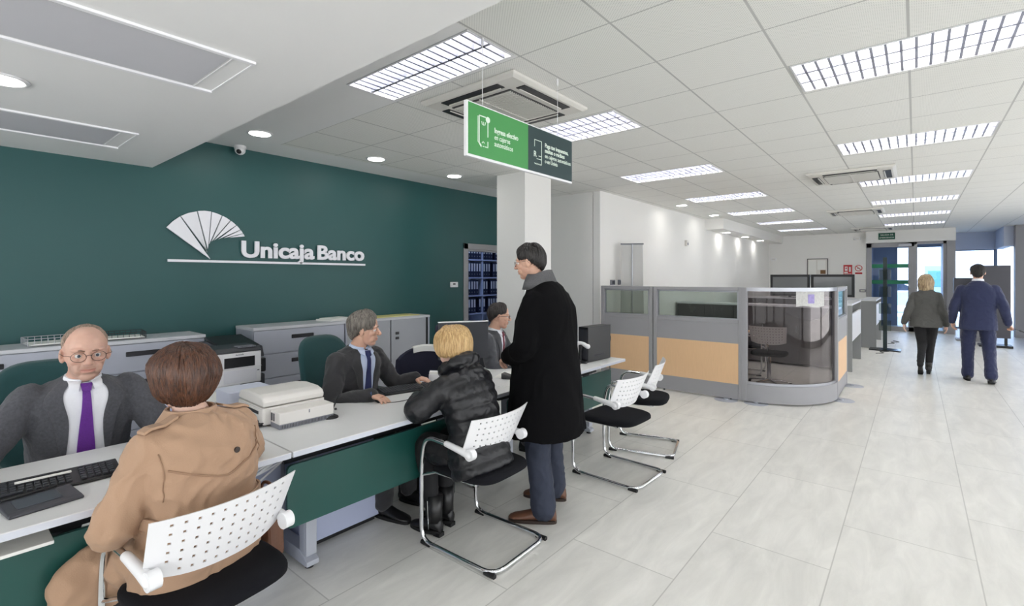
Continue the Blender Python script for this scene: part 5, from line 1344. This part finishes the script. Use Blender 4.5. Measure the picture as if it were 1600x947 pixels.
def cuff(r, J, sd, m, rad=.036, ln=.03, name='shirt_cuff'):
    w = Vector(J['wrist'+sd]); e = Vector(J['elbow'+sd]); b = MB(); dd = (w-e).normalized(); b.tube([w-dd*.02, w+dd*ln*.4, w+dd*ln*.55], [rad, rad, rad*.92], 18); return b.build(name, m, r, smooth=SM)
def collar(r, J, m, name='shirt_collar', rad=.066, h=.045, tilt=.02, thick=.008, front=.02, back_up=.012):
    # ring of cloth around the neck base, opening at the front
    N = Vector(J['neck']); b = MB(); R = []
    H = Vector(J['head'])-N; ax = H.normalized()
    for k in range(31):
        a = math.radians(12)+(2*PI-math.radians(24))*k/30; ca, sa = math.cos(a), math.sin(a)
        o = N+ax*.005; u = Vector((ca*rad*1.05, sa*rad, 0)); z0 = -.012-front*max(0, ca); z1 = z0+h+back_up*max(0, -ca)
        R.append([o+u*(1.10+thick/rad)+ax*z0, o+u*(1.0+thick/rad)+ax*z1, o+u*.95+ax*z1, o+u*1.02+ax*z0])
    b.loft(R); return b.build(name, m, r, smooth=.9)
def trousers(r, J, m, seat=True, rr=(.092, .072, .060, .062), name='trousers', seed=3, voxel=.009, amp=.005):
    mb = MB()
    for sd in 'LR':
        H, K, A = Vector(J['hip'+sd]), Vector(J['knee'+sd]), Vector(J['ankle'+sd]); A2 = A+(K-A).normalized()*.0
        mb.limb([H, H.lerp(K, .5), K, K.lerp(A2, .5), A2], [rr[0], (rr[0]+rr[1])/2*1.02, rr[1], rr[2], rr[3]], 5, 18)
    P = Vector(J['pelvis']); mb.ell(P+Vector((0, 0, .0)), (.125, .170, .115)); 
    return cloth(mb, name, m, r, voxel, amp, 8, seed=seed)
def rot(J, keys, piv, M):
    for k in keys: J[k] = tuple(Vector(piv)+M @ (Vector(J[k])-Vector(piv)))
shirt_w = mat('white_shirt', (232, 234, 240), .75, bump=.15, bscale=90)
shirt_b = mat('pale_blue_shirt', (196, 208, 232), .75, bump=.15, bscale=90)
tweed = mat('grey_tweed', (76, 77, 83), .9, bump=.35, bscale=420, var=.5, vscale=90, sheen=.1)
suit_c = mat('charcoal_suit', (44, 44, 47), .85, bump=.2, bscale=500, var=.10, vscale=60, sheen=.2)
suit_g = mat('grey_suit', (66, 68, 74), .85, bump=.2, bscale=500, var=.10, vscale=60, sheen=.2)
suit_n = mat('navy_suit', (30, 38, 72), .85, bump=.2, bscale=500, var=.10, vscale=60, sheen=.2)
dark_tr = mat('dark_trousers', (38, 40, 48), .85, bump=.2, bscale=500, var=.10, vscale=40)
blk_tr = mat('black_trousers', (24, 24, 27), .85, bump=.2, bscale=500, var=.10, vscale=40)
blk_shoe = mat('black_shoe', (20, 20, 22), .35, var=.05); brn_shoe = mat('brown_leather', (96, 62, 44), .45, bump=.2, bscale=90, var=.2, vscale=30)
def suit_front(r, jk, J, sh, tie_m, lap_m, zt, zb, wt=.075, wb=.012, tw=.034, cy=0, lean=0, name=None):
    # V of shirt, tie and lapels on the chest. zt: collar height, zb: where the jacket closes
    mid = (zt+zb)/2
    Lf = [(cy-wt*.62, zt), (cy-wt*.95, zt-.06), (cy-wt*.70, mid), (cy-wb, zb)]; Rf = [(cy+wt*.62, zt), (cy+wt*.95, zt-.06), (cy+wt*.70, mid), (cy+wb, zb)]
    patch(jk, rows_between(Lf, Rf, 21, 12), .003, .001, 'shirt', sh, r)
    a = [(cy-.014, zt-.028), (cy-tw*.55, mid+.05), (cy-tw*.95, zb+.05), (cy-tw, zb-.02)]; c_ = [(cy+.014, zt-.028), (cy+tw*.55, mid+.05), (cy+tw*.95, zb+.05), (cy+tw, zb-.02)]
    t = patch(jk, rows_between(a, c_, 18, 6), .007, .005, 'tie', tie_m, r)
    a = [(cy-.021, zt-.002), (cy-.016, zt-.038)]; c_ = [(cy+.021, zt-.002), (cy+.016, zt-.038)]
    patch(jk, rows_between(a, c_, 5, 5), .015, .008, 'tie_knot', tie_m, r)
    for s_ in (-1, 1):
        inner = [(cy+s_*wt*.60, zt+.012), (cy+s_*wt*.93, zt-.06), (cy+s_*wt*.70, mid), (cy+s_*wb, zb)]
        outer = [(cy+s_*(wt*.6+.032), zt+.012), (cy+s_*(wt*.95+.062), zt-.07), (cy+s_*(wt*.70+.055), mid+.02), (cy+s_*(wb+.012), zb)]
        patch(jk, rows_between(inner, outer, 21, 5), .007, .004, 'lapel', lap_m, r)
        co = [(cy+s_*.018, zt+.008), (cy+s_*.030, zt-.034)]; ci = [(cy+s_*.062, zt+.022), (cy+s_*.062, zt-.016)]
        patch(jk, rows_between(co, ci, 4, 4), .010, .008, 'collar_point', sh, r)

# ---- 1: bearded man in grey tweed blazer
S1 = skin_mat('skin_ruddy', (204, 164, 146), beard=(140, 116, 102))
J = dict(pelvis=(0, 0, .56), neck=(.085, 0, 1.065), head=(.155, .0, 1.198), shL=(.055, .195, 1.0), shR=(.055, -.195, 1.0), elbowL=(.19, .31, .755), elbowR=(.16, -.36, .77), wristL=(.42, .22, .785), wristR=(.40, -.42, .785),
         hipL=(.02, .09, .54), hipR=(.02, -.09, .54), kneeL=(.44, .12, .53), kneeR=(.44, -.13, .53), ankleL=(.42, .12, .10), ankleR=(.42, -.13, .10), hR=head_frame(-3, -4, 0),
         handL=dict(d=(1, -.3, -.1), n=(0, 0, 1)), handR=dict(d=(1, .1, -.1), n=(0, 0, 1)))
p1 = person('bearded balding man in a grey tweed blazer and purple tie, seated behind the first desk', (-3.23, .50, 0), math.radians(0), S1)
make_body(p1, J, S1, hs=1.10, beard=.32, brow=hair_mat('brow_sandy', (130, 100, 84), (150, 120, 100)), iris=(70, 84, 96), lips=.55, hand_s=1.05, smile=.35)
glasses(p1, J, 1.10, mat('wire_glasses', (70, 60, 56), .3, .8), rr=.0225, z=-.002)
hg = hair_mat('hair_sandy_grey', (176, 156, 140), (136, 114, 100))
hair(p1, J, 1.10, hg, c=(-.014, 0, .030), rad=(.0985, .0775, .0865), drop_mode=True, front=44, side=100, back=132, tuck=.5, nstr=420, sr=.0016, tilt=-30, seed=5, wob=.001, face=78)
mb = MB(); jacket_torso(mb, J['pelvis'], J['neck'], 1.07, 1.05, belly=.012); sleeves(mb, J, (.076, .070, .060, .050))
jk = cloth(mb, 'blazer', tweed, p1, .008, .006, 8, seed=1)
suit_front(p1, jk, J, shirt_w, mat('purple_tie', (98, 36, 140), .6, bump=.2, bscale=300, var=.3, vscale=160), tweed, 1.055, .68, wt=.090, wb=.075, tw=.036)
collar(p1, J, shirt_w, rad=.064, h=.032, thick=.005)
for sd in 'LR': cuff(p1, J, sd, shirt_w)
trousers(p1, J, dark_tr)
for sd in 'LR': shoe(p1, (J['ankle'+sd][0], J['ankle'+sd][1]), (1, .05), blk_shoe)

# ---- 2: grey haired man in charcoal suit
S2 = skin_mat('skin_tan', (206, 164, 142), beard=(170, 120, 100))
J = dict(pelvis=(0, 0, .56), neck=(.065, 0, 1.062), head=(.12, .01, 1.195), shL=(.045, .19, .995), shR=(.045, -.19, .995), elbowL=(.13, .32, .755), elbowR=(.10, -.27, .735), wristL=(.285, .36, .805), wristR=(.34, -.16, .79),
         hipL=(.02, .09, .54), hipR=(.02, -.09, .54), kneeL=(.44, .12, .53), kneeR=(.44, -.13, .53), ankleL=(.42, .12, .10), ankleR=(.42, -.13, .10), hR=head_frame(34, -5, 0),
         handL=dict(d=(.85, .35, -.15), n=(0, 0, 1), curl=(.3, .4, .3)), handR=dict(d=(.95, .1, -.12), n=(0, 0, 1), curl=(.3, .35, .25)))
p2 = person('smiling grey haired man in a charcoal suit and navy tie, seated behind the middle desk', (-3.10, 1.95, 0), math.radians(12), S2)
make_body(p2, J, S2, hs=1.0, beard=.12, brow=hair_mat('brow_grey', (110, 100, 92), (130, 120, 110)), smile=.8, lips=.5, iris=(60, 50, 44))
hair(p2, J, 1.0, hair_mat('hair_grey', (138, 132, 124), (84, 78, 72)), c=(-.014, 0, .032), rad=(.112, .092, .102), drop_mode=True, front=64, side=108, back=142, tuck=.45, nstr=520, sr=.0036, tilt=-10, seed=8, face=58, part=.6)
mb = MB(); jacket_torso(mb, J['pelvis'], J['neck'], 1.0, 1.05, belly=.01); sleeves(mb, J, (.070, .062, .054, .045))
jk = cloth(mb, 'suit_jacket', suit_c, p2, .008, .006, 8, seed=11)
suit_front(p2, jk, J, shirt_b, mat('navy_tie', (34, 42, 92), .6, bump=.2, bscale=300, var=.15, vscale=100), suit_c, 1.048, .70, wt=.076, wb=.04, tw=.032)
collar(p2, J, shirt_b, rad=.060, h=.034, thick=.005)
for sd in 'LR': cuff(p2, J, sd, shirt_b)
b = MB(); w = Vector(J['wristR']); e = Vector(J['elbowR']); dd = (w-e).normalized(); b.tube([w+dd*.004, w+dd*.018], [.0385, .0385], 18); b.build('wristwatch', mat('watch_blue', (70, 90, 130), .3, .5), p2, smooth=SM)
trousers(p2, J, suit_c)
for sd in 'LR': shoe(p2, (J['ankle'+sd][0], J['ankle'+sd][1]), (1, .05), blk_shoe)

# ---- 3: dark haired man with glasses, behind the standing customer
J = dict(pelvis=(0, 0, .56), neck=(.055, 0, 1.062), head=(.11, .0, 1.195), shL=(.045, .185, .995), shR=(.045, -.185, .995), elbowL=(.16, .26, .745), elbowR=(.14, -.25, .75), wristL=(.38, .12, .785), wristR=(.37, -.14, .785),
         hipL=(.02, .09, .54), hipR=(.02, -.09, .54), kneeL=(.44, .12, .53), kneeR=(.44, -.13, .53), ankleL=(.42, .12, .10), ankleR=(.42, -.13, .10), hR=head_frame(24, -6, 0),
         handL=dict(d=(1, -.3, -.1), n=(0, 0, 1)), handR=dict(d=(1, .3, -.1), n=(0, 0, 1)))
p3 = person('dark haired man with glasses, grey suit and red tie, seated behind the long black coat', (-3.12, 3.42, 0), math.radians(22), S2)
make_body(p3, J, S2, hs=1.0, beard=.15, brow=hair_mat('brow_dark', (50, 42, 38), (60, 50, 46)), lips=.4, iris=(50, 40, 36))
glasses(p3, J, 1.0, black_plastic, rr=.020, thick=.0018, square=True)
hair(p3, J, 1.0, hair_mat('hair_dark_grey', (66, 60, 58), (40, 36, 36)), rad=(.105, .084, .094), drop_mode=True, front=58, side=98, back=134, tuck=.5, nstr=320, sr=.003, tilt=-10, seed=9, face=58)
mb = MB(); jacket_torso(mb, J['pelvis'], J['neck'], .97, 1.0); sleeves(mb, J)
jk = cloth(mb, 'suit_jacket', suit_g, p3, .009, .006, 8, seed=21)
suit_front(p3, jk, J, shirt_w, mat('red_tie', (120, 44, 62), .6, var=.4, vscale=90), suit_g, 1.048, .72, wt=.072, wb=.02, tw=.030)
collar(p3, J, shirt_w, rad=.064, h=.03)
for sd in 'LR': cuff(p3, J, sd, shirt_w)
trousers(p3, J, suit_g)
for sd in 'LR': shoe(p3, (J['ankle'+sd][0], J['ankle'+sd][1]), (1, .05), blk_shoe)

# ---- 4: woman in beige trench coat, seen from behind (local +x = towards the desk)
S4 = skin_mat('skin_fair', (216, 180, 162)); trench = mat('beige_trench', (170, 138, 112), .8, bump=.15, bscale=220, var=.05, vscale=20, sheen=.1)
tr_seam = mat('beige_trench_seam', (152, 121, 97), .85)
J = dict(pelvis=(0.0, 0, .57), neck=(.10, .0, 1.035), head=(.15, .0, 1.158), shL=(.06, .172, .960), shR=(.06, -.172, .960), elbowL=(.11, .255, .695), elbowR=(.16, -.285, .79), wristL=(.33, .06, .795), wristR=(.38, -.14, .80),
         hipL=(.02, .09, .55), hipR=(.02, -.09, .55), kneeL=(.29, .15, .50), kneeR=(.29, .0, .51), ankleL=(.24, .16, .10), ankleR=(.27, .10, .10), hR=head_frame(-4, -8, 0),
         handL=dict(d=(.9, -.5, -.1), n=(0, 0, 1)), handR=dict(d=(.9, .5, -.1), n=(0, 0, 1)))
p4 = person('woman with a brown bob in a beige trench coat, seated at the first desk', (-2.075, .69, 0), PI+math.radians(15), S4)
make_body(p4, J, S4, hs=1.0, lips=.8, brow=hair_mat('brow_brown', (90, 60, 44), (80, 50, 40)))
hair(p4, J, 1.0, hair_mat('hair_auburn', (100, 64, 44), (54, 32, 24), .35), c=(-.020, 0, .030), rad=(.122, .112, .113), front=72, side=136, back=156, tuck=.30, nstr=1100, sr=.0042, tilt=-4, seed=3, drop_mode=True, face=62, wob=.006, flare=.02)
mb = MB(); P = Vector(J['pelvis']); N = Vector(J['neck'])
mb.rings([(P.lerp(N, t)+Vector((dx, 0, 0)), a, d) for t, a, d, dx in ((-.30, .225, .16, .08), (-.12, .225, .155, .06), (.06, .215, .145, .03), (.22, .195, .14, -.015), (.34, .188, .134, -.02), (.48, .200, .140, -.03), (.66, .212, .138, -.03), (.80, .208, .125, -.02), (.90, .172, .108, -.005), (.97, .11, .085, 0), (1.01, .075, .07, 0))], 36, 2.4)
sleeves(mb, J, (.076, .070, .062, .052))
for sd in 'LR':
    mb.limb([J['hip'+sd], Vector(J['hip'+sd]).lerp(Vector(J['knee'+sd]), .6), J['knee'+sd]], [.11, .10, .09], 5, 16); k = Vector(J['knee'+sd]); mb.limb([k, k+Vector((.02, 0, -.12)), k+Vector((.01, .0, -.2))], [.09, .09, .085], 4, 16)
mb.rings([((.0, 0, .50), .22, .18), ((.26, .02, .50), .23, .12), ((.44, .03, .47), .21, .09)], 24, 2.6, U=(0, 1, 0)) if False else None
mb.ell((.10, .02, .50), (.20, .20, .10)); mb.ell((.305, .16, .46), (.065, .20, .14)); mb.ell((.31, .24, .40), (.05, .12, .14))
ct = cloth(mb, 'trench_coat', trench, p4, .008, .010, 6, seed=5, fold=.8)
# back details: storm flap edge, belt, epaulettes, button, collar
bvh = BVHTree.FromPolygons([v.co.copy() for v in ct.data.vertices], [tuple(q.vertices) for q in ct.data.polygons])
def on_back(y, z, off=.004):
    h = bvh.ray_cast(Vector((-.8, y, z)), Vector((1, 0, 0))); return Vector((h[0].x-off, y, z)) if h[0] is not None else Vector((-.1, y, z))
b = MB(); b.tube([on_back(-.175+.35*k/24, .865-.035*math.cos(PI*(k/24-.5))*1.0+.03*abs(k/12-1)) for k in range(25)], .0035, 6); b.build('storm_flap_hem', tr_seam, ct, smooth=True)
for y in (-.045, ): b = MB(); p_ = on_back(y, .905, .004); b.cyl((p_.x-.004, p_.y, p_.z), .011, .006, axis=0, n=16); b.build('button', mat('dark_button', (50, 40, 36), .3), ct)
for s_ in (-1, 1):
    b = MB(); b.tube([on_back(s_*.185-.0*k, .95-.02*k) for k in range(9)], .0022, 6); b.build('sleeve_seam', tr_seam, ct, smooth=True)
    b = MB(); R = []
    for k in range(6):
        y = s_*(.085+.115*k/5)
        h = bvh.ray_cast(Vector((.055, y, 1.6)), Vector((0, 0, -1))); z = h[0].z if h[0] is not None else 1.0
        R.append([(.03, y, z+.002), (.078, y, z+.002), (.076, y, z+.012), (.032, y, z+.012)])
    b.loft(R); b.build('epaulette', trench, ct, bevel=.002)
b = MB(); R = []
for k in range(40):
    a = 2*PI*k/40; d = Vector((math.cos(a), math.sin(a), 0)); zz = .705; h = bvh.ray_cast(Vector((0, 0, zz))+d*.7, -d); q = h[0] if h[0] is not None else Vector((0, 0, zz))+d*.17
    if abs(q.y) > .215: q = Vector((q.x, .2*math.copysign(1, q.y), q.z))
    R.append([q+d*.002+Vector((0, 0, -.020)), q+d*.009+Vector((0, 0, -.020)), q+d*.009+Vector((0, 0, .020)), q+d*.002+Vector((0, 0, .020))])
b.loft(R, closed=True); b.build('belt', trench, ct, smooth=SM)
b = MB(); R = []
for k in range(31):
    a = math.radians(28)+(2*PI-math.radians(56))*k/30; ca, sa = math.cos(a), math.sin(a); o_ = N+Vector((0, 0, .0)); rr_ = .078
    R.append([o_+Vector((ca*rr_*1.45, sa*rr_*1.5, -.03)), o_+Vector((ca*rr_*1.1, sa*rr_*1.05, .022)), o_+Vector((ca*rr_*1.0, sa*rr_*.95, .022)), o_+Vector((ca*rr_, sa*rr_, -.02))])
b.loft(R); b.build('coat_collar', trench, ct, smooth=.9)
for sd in 'LR':
    K, A = Vector(J['knee'+sd]), Vector(J['ankle'+sd]); b = MB(); b.limb([K, K.lerp(A, .4), A], [.055, .056, .036], 5, 16); b.build('tights', blk_tr, p4, smooth=True)
    shoe(p4, (J['ankle'+sd][0], J['ankle'+sd][1]), (1, 0), blk_shoe, L=.24, w=.042)
# handbag hanging from the chair, brown
r = empty('handbag', (-2.16, .95, .36), PI+.25, 'brown leather handbag wedged between the trench coat and the chair', 'handbag')
b = MB(); b.prism([(-.07, 0), (.07, 0), (.06, .20), (-.06, .20)], -.04, .04, lambda a, c, h: (a, h, c)); b.build('bag_body', brn_shoe, r, bevel=.02, seg=3)
b = MB(); b.tube(catmull([(-.05, 0, .19), (-.03, 0, .30), (.03, 0, .30), (.05, 0, .19)], 6), .007, 8); b.build('strap', brn_shoe, r, smooth=True)

# ---- 5: blonde woman in black padded jacket
puff = mat('black_padded_nylon', (13, 14, 20), .42, bump=.25, bscale=60, var=.1, vscale=12)
J = dict(pelvis=(-.02, 0, .57), neck=(.15, .0, 1.005), head=(.20, .0, 1.13), shL=(.10, .165, .935), shR=(.10, -.165, .935), elbowL=(.20, .27, .80), elbowR=(.24, -.24, .80), wristL=(.40, .10, .80), wristR=(.42, -.06, .80),
         hipL=(.0, .09, .55), hipR=(.0, -.09, .55), kneeL=(.33, .10, .53), kneeR=(.33, -.09, .53), ankleL=(.27, .09, .11), ankleR=(.31, -.04, .11), hR=head_frame(12, -16, 0),
         handL=dict(d=(.8, -.6, -.1), n=(0, 0, 1)), handR=dict(d=(.8, .6, -.1), n=(0, 0, 1)))
p5 = person('blonde woman in a black padded jacket, seated leaning on the middle desk', (-1.99, 2.07, 0), PI+math.radians(0), S4)
make_body(p5, J, S4, hs=.96, lips=.8, brow=hair_mat('brow_brown', (90, 60, 44), (80, 50, 40)))
hair(p5, J, .96, hair_mat('hair_blonde', (218, 186, 134), (178, 142, 94), .4), c=(-.018, 0, .030), rad=(.124, .112, .108), front=70, side=128, back=152, tuck=.18, nstr=800, sr=.0042, tilt=-6, seed=4, drop_mode=True, face=60, wob=.005)
quilt = lambda L: 1-.075*(1-abs(math.sin(PI*L/.062))**.45)
mb = MB(); P = Vector(J['pelvis']); N = Vector(J['neck']); D = []
prof = [(-.30, .205, .15), (-.1, .21, .14), (.1, .195, .13), (.28, .175, .125), (.42, .182, .130), (.62, .195, .138), (.78, .195, .132), (.88, .17, .120), (.96, .12, .098), (1.0, .09, .085)]
for k in range(81):
    t = -.30+1.30*k/80
    for q in range(len(prof)-1):
        if prof[q][0] <= t <= prof[q+1][0]+1e-9:
            f = (t-prof[q][0])/(prof[q+1][0]-prof[q][0]); f = f*f*(3-2*f)*.5+f*.5; a = prof[q][1]*(1-f)+prof[q+1][1]*f; d = prof[q][2]*(1-f)+prof[q+1][2]*f
    L = (t+.3)*(N-P).length; m_ = quilt(L) if t < .9 else 1
    D.append((P.lerp(N, t)+Vector((-.03*math.sin(PI*max(0, min(1, t))), 0, 0)), a*m_, d*m_))
mb.rings(D, 36, 2.3); sleeves(mb, J, (.080, .076, .066, .050), mod=lambda L: 1-.10*(1-abs(math.sin(PI*L/.07))**.5), n=18)
mb.ell((.155, .0, .50), (.22, .19, .085))
pj = cloth(mb, 'padded_jacket', puff, p5, .007, .004, 8, it=1, seed=15, fold=.9)
mb = MB(); mb.tube([N+Vector((.085*math.cos(a)-.01, .098*math.sin(a), .022-.05*math.cos(a))) for a in [2*PI*k/20 for k in range(20)]], .038, 12, closed=True, cap=False)
mb.ell(N+Vector((-.115, 0, -.06)), (.06, .125, .10)); mb.ell(N+Vector((-.13, 0, -.12)), (.045, .085, .07))
cloth(mb, 'hood', puff, pj, .007, .010, 9, it=2, seed=25, fold=.9)
trousers(p5, J, blk_tr, rr=(.088, .068, .052, .046), seed=8)
for sd in 'LR':
    o = shoe(p5, (J['ankle'+sd][0], J['ankle'+sd][1]), (1, .1), blk_shoe, L=.25, w=.042, boot=.24, heel=.012)
    b = MB(); a_ = J['ankle'+sd]; b.tube([(a_[0]-.015, a_[1]+(-.050 if sd == 'R' else .050), .05), (a_[0]-.01, a_[1]+(-.055 if sd == 'R' else .055), .22)], .0025, 6); b.build('zip', chrome, o)

# ---- 6: standing man in long black coat (local +x = facing)
coat_b = mat('black_wool_coat', (10, 10, 12), .95, bump=.3, bscale=400, var=.1, vscale=50, spec=.12)
J = dict(pelvis=(0, 0, .96), neck=(.055, 0, 1.51), head=(.125, .0, 1.665), shL=(.015, .19, 1.395), shR=(.015, -.19, 1.395), elbowL=(.03, .285, 1.12), elbowR=(.03, -.285, 1.12), wristL=(.20, .17, 1.03), wristR=(.20, -.17, 1.03),
         hipL=(.0, .09, .92), hipR=(.0, -.09, .92), kneeL=(.02, .12, .50), kneeR=(.02, -.12, .50), ankleL=(-.06, .20, .09), ankleR=(-.01, -.13, .09), hR=head_frame(8, -9, 0),
         handL=dict(d=(.7, -.5, -.3), n=(.3, .3, 1), curl=(.5, .6, .4)), handR=dict(d=(.7, .5, -.3), n=(.3, -.3, 1), curl=(.5, .6, .4)))
p6 = person('tall dark haired man in a long black coat, standing at the counter', (-1.93, 2.70, 0), PI+math.radians(14), S2)
make_body(p6, J, S2, hs=1.0, lips=.4, beard=.2, brow=MATS['brow_dark'])
glasses(p6, J, 1.0, mat('wire_glasses', (70, 60, 56), .3, .8), rr=.020)
hair(p6, J, 1.0, hair_mat('hair_black', (46, 42, 40), (22, 20, 20)), rad=(.108, .087, .098), drop_mode=True, front=60, side=100, back=140, tuck=.48, nstr=420, sr=.0036, tilt=-8, seed=12, face=55)
mb = MB()
mb.rings([((x, 0, z), a, d) for x, z, a, d in ((-.00, .53, .320, .255), (-.0, .72, .305, .238), (-.0, .92, .280, .22), (.01, 1.10, .262, .205), (.0, 1.25, .262, .195), (-.005, 1.34, .255, .18), (.01, 1.41, .225, .15), (.03, 1.47, .165, .125), (.05, 1.525, .095, .09))], 40, 2.3)
sleeves(mb, J, (.088, .074, .066, .058))
ct = cloth(mb, 'long_coat', coat_b, p6, .009, .009, 4.5, stretch=(1, 1, .5), seed=31, fold=.6)
ck = mat('grey_ribbed_knit', (98, 98, 100), .95, bump=.8, bscale=260, var=.3, vscale=120)
N = Vector(J['neck']); mb = MB(); R = []
for k in range(33):
    a = math.radians(25)+(2*PI-math.radians(50))*k/32; ca, sa = math.cos(a), math.sin(a); h_ = .07+.03*max(0, -ca)
    R.append([N+Vector((ca*.125-.012, sa*.135, -.035)), N+Vector((ca*.115-.012, sa*.120, .01)), N+Vector((ca*.085-.005, sa*.088, h_)), N+Vector((ca*.070, sa*.072, h_)), N+Vector((ca*.075, sa*.075, -.02))])
mb.loft(R); mb.build('knit_collar', ck, ct, smooth=True)
trousers(p6, J, mat('dark_blue_denim', (44, 50, 66), .85, bump=.2, bscale=400, var=.12, vscale=30), rr=(.10, .088, .078, .082), amp=.008)
for sd, d_ in (('L', (1, .30)), ('R', (1, .15))): shoe(p6, (J['ankle'+sd][0], J['ankle'+sd][1]), d_, brn_shoe, L=.31, w=.052, sole=mat('dark_brown_sole', (50, 38, 32), .7))

# ---- 7: walking woman
J = dict(pelvis=(0, 0, .86), neck=(.02, 0, 1.345), head=(.04, .0, 1.475), shL=(.0, .150, 1.27), shR=(.0, -.150, 1.27), elbowL=(-.06, .215, 1.03), elbowR=(-.02, -.20, 1.02), wristL=(-.02, .275, .81), wristR=(.06, -.245, .80),
         hipL=(.0, .08, .84), hipR=(.0, -.08, .84), kneeL=(.03, .05, .47), kneeR=(.09, -.05, .47), ankleL=(-.24, .06, .17), ankleR=(.07, -.03, .08), hR=head_frame(-6, 0, 0),
         handL=dict(d=(.1, .05, -1), n=(0, 1, 0), curl=(.2, .3, .2)), handR=dict(d=(.15, -.05, -1), n=(0, -1, 0), curl=(.2, .3, .2)))
p7 = person('blonde woman in a grey jacket and black trousers, walking away towards the entrance', (.13, 10.3, 0), PI/2+math.radians(-3), S4)
make_body(p7, J, S4, hs=.95, lips=.8, brow=MATS['brow_brown'], hand_s=.95)
hair(p7, J, .95, hair_mat('hair_ash_blonde', (206, 184, 148), (130, 106, 80), .4), c=(-.018, 0, .030), rad=(.118, .100, .106), front=70, side=178, back=196, tuck=.05, nstr=600, sr=.005, tilt=-4, seed=14, drop_mode=True, face=60, wob=.006, flare=.04)
mb = MB(); mb.rings([((x, 0, z), a, d) for x, z, a, d in ((-.01, .76, .205, .155), (-.01, .86, .195, .145), (-.0, .98, .172, .125), (.0, 1.08, .162, .118), (-.005, 1.2, .172, .12), (-.0, 1.28, .155, .105), (.01, 1.33, .11, .085), (.02, 1.37, .065, .06))], 30, 2.3); sleeves(mb, J, (.064, .056, .05, .045), cut=.03)
jk = cloth(mb, 'jacket', mat('heather_grey_jacket', (84, 84, 82), .9, bump=.3, bscale=400, var=.25, vscale=120), p7, .010, .007, 8, seed=41)
trousers(p7, J, blk_tr, rr=(.088, .062, .05, .042), seed=9, amp=.004)
shoe(p7, (.07, -.03), (1, 0), blk_shoe, L=.24, w=.04, heel=.04, boot=.17); shoe(p7, (-.235, .06), (1, .0), blk_shoe, L=.24, w=.04, heel=.04, boot=.17, z0=.07, pitch=.55)

# ---- 8: walking man in navy suit
J = dict(pelvis=(0, 0, .95), neck=(.02, 0, 1.49), head=(.05, .0, 1.630), shL=(.0, .19, 1.39), shR=(.0, -.19, 1.39), elbowL=(-.03, .262, 1.12), elbowR=(-.05, -.268, 1.12), wristL=(.04, .29, .88), wristR=(.02, -.32, .875),
         hipL=(.0, .09, .92), hipR=(.0, -.09, .92), kneeL=(.05, .11, .50), kneeR=(.0, -.12, .50), ankleL=(.04, .11, .09), ankleR=(-.22, -.13, .13), hR=head_frame(0, -10, 0),
         handL=dict(d=(.2, -.1, -1), n=(.1, 1, 0), curl=(.3, .4, .3)), handR=dict(d=(.5, -.5, -.6), n=(0, -1, .4), curl=(.7, .9, .6)))
p8 = person('dark haired man in a navy suit, walking away towards the entrance', (.72, 10.05, 0), PI/2+math.radians(-2), S2)
make_body(p8, J, S2, hs=1.0, lips=.4, brow=MATS['brow_dark'])
hair(p8, J, 1.0, MATS['hair_black'], drop_mode=True, c=(-.012, 0, .024), rad=(.106, .086, .102), front=66, side=102, back=146, tuck=.42, nstr=400, sr=.003, tilt=-10, seed=17, face=55)
mb = MB(); mb.rings([((x, 0, z), a, d) for x, z, a, d in ((-.01, .78, .215, .165), (-.01, .90, .208, .155), (-.0, 1.04, .195, .14), (.0, 1.15, .195, .135), (-.005, 1.28, .212, .135), (-.0, 1.36, .200, .125), (.005, 1.41, .165, .11), (.01, 1.455, .115, .09), (.02, 1.49, .075, .07))], 30, 2.5); sleeves(mb, J, (.070, .064, .056, .048), cut=.02)
jk = cloth(mb, 'suit_jacket', suit_n, p8, .010, .007, 7, seed=51)
collar(p8, J, shirt_w, rad=.058, h=.045)
for sd in 'LR': cuff(p8, J, sd, shirt_w, rad=.033, ln=.04)
trousers(p8, J, suit_n, rr=(.098, .080, .068, .072), amp=.008)
shoe(p8, (.04, .11), (1, .05), blk_shoe, L=.30, w=.05); shoe(p8, (-.215, -.13), (1, -.1), blk_shoe, L=.30, w=.05, z0=.035, pitch=.30)
b = MB(); w = Vector(J['wristR'])+Vector((.05, -.04, -.06)); b.tube([w, w+Vector((.10, -.12, -.05))], .004, 8); b.tube([w+Vector((.07, -.085, -.035)), w+Vector((.12, -.145, -.06))], .011, 8); tag(b.build('keys_on_strap', black_plastic), 'black key fob held out in the navy suited man\'s right hand', 'key fob')
o = [x for x in bpy.data.objects if x.name.startswith('keys_on_strap')][0]; o.data.transform(Matrix.Rotation(PI/2+math.radians(-2), 4, 'Z')); o.location = (.72, 10.05, 0)
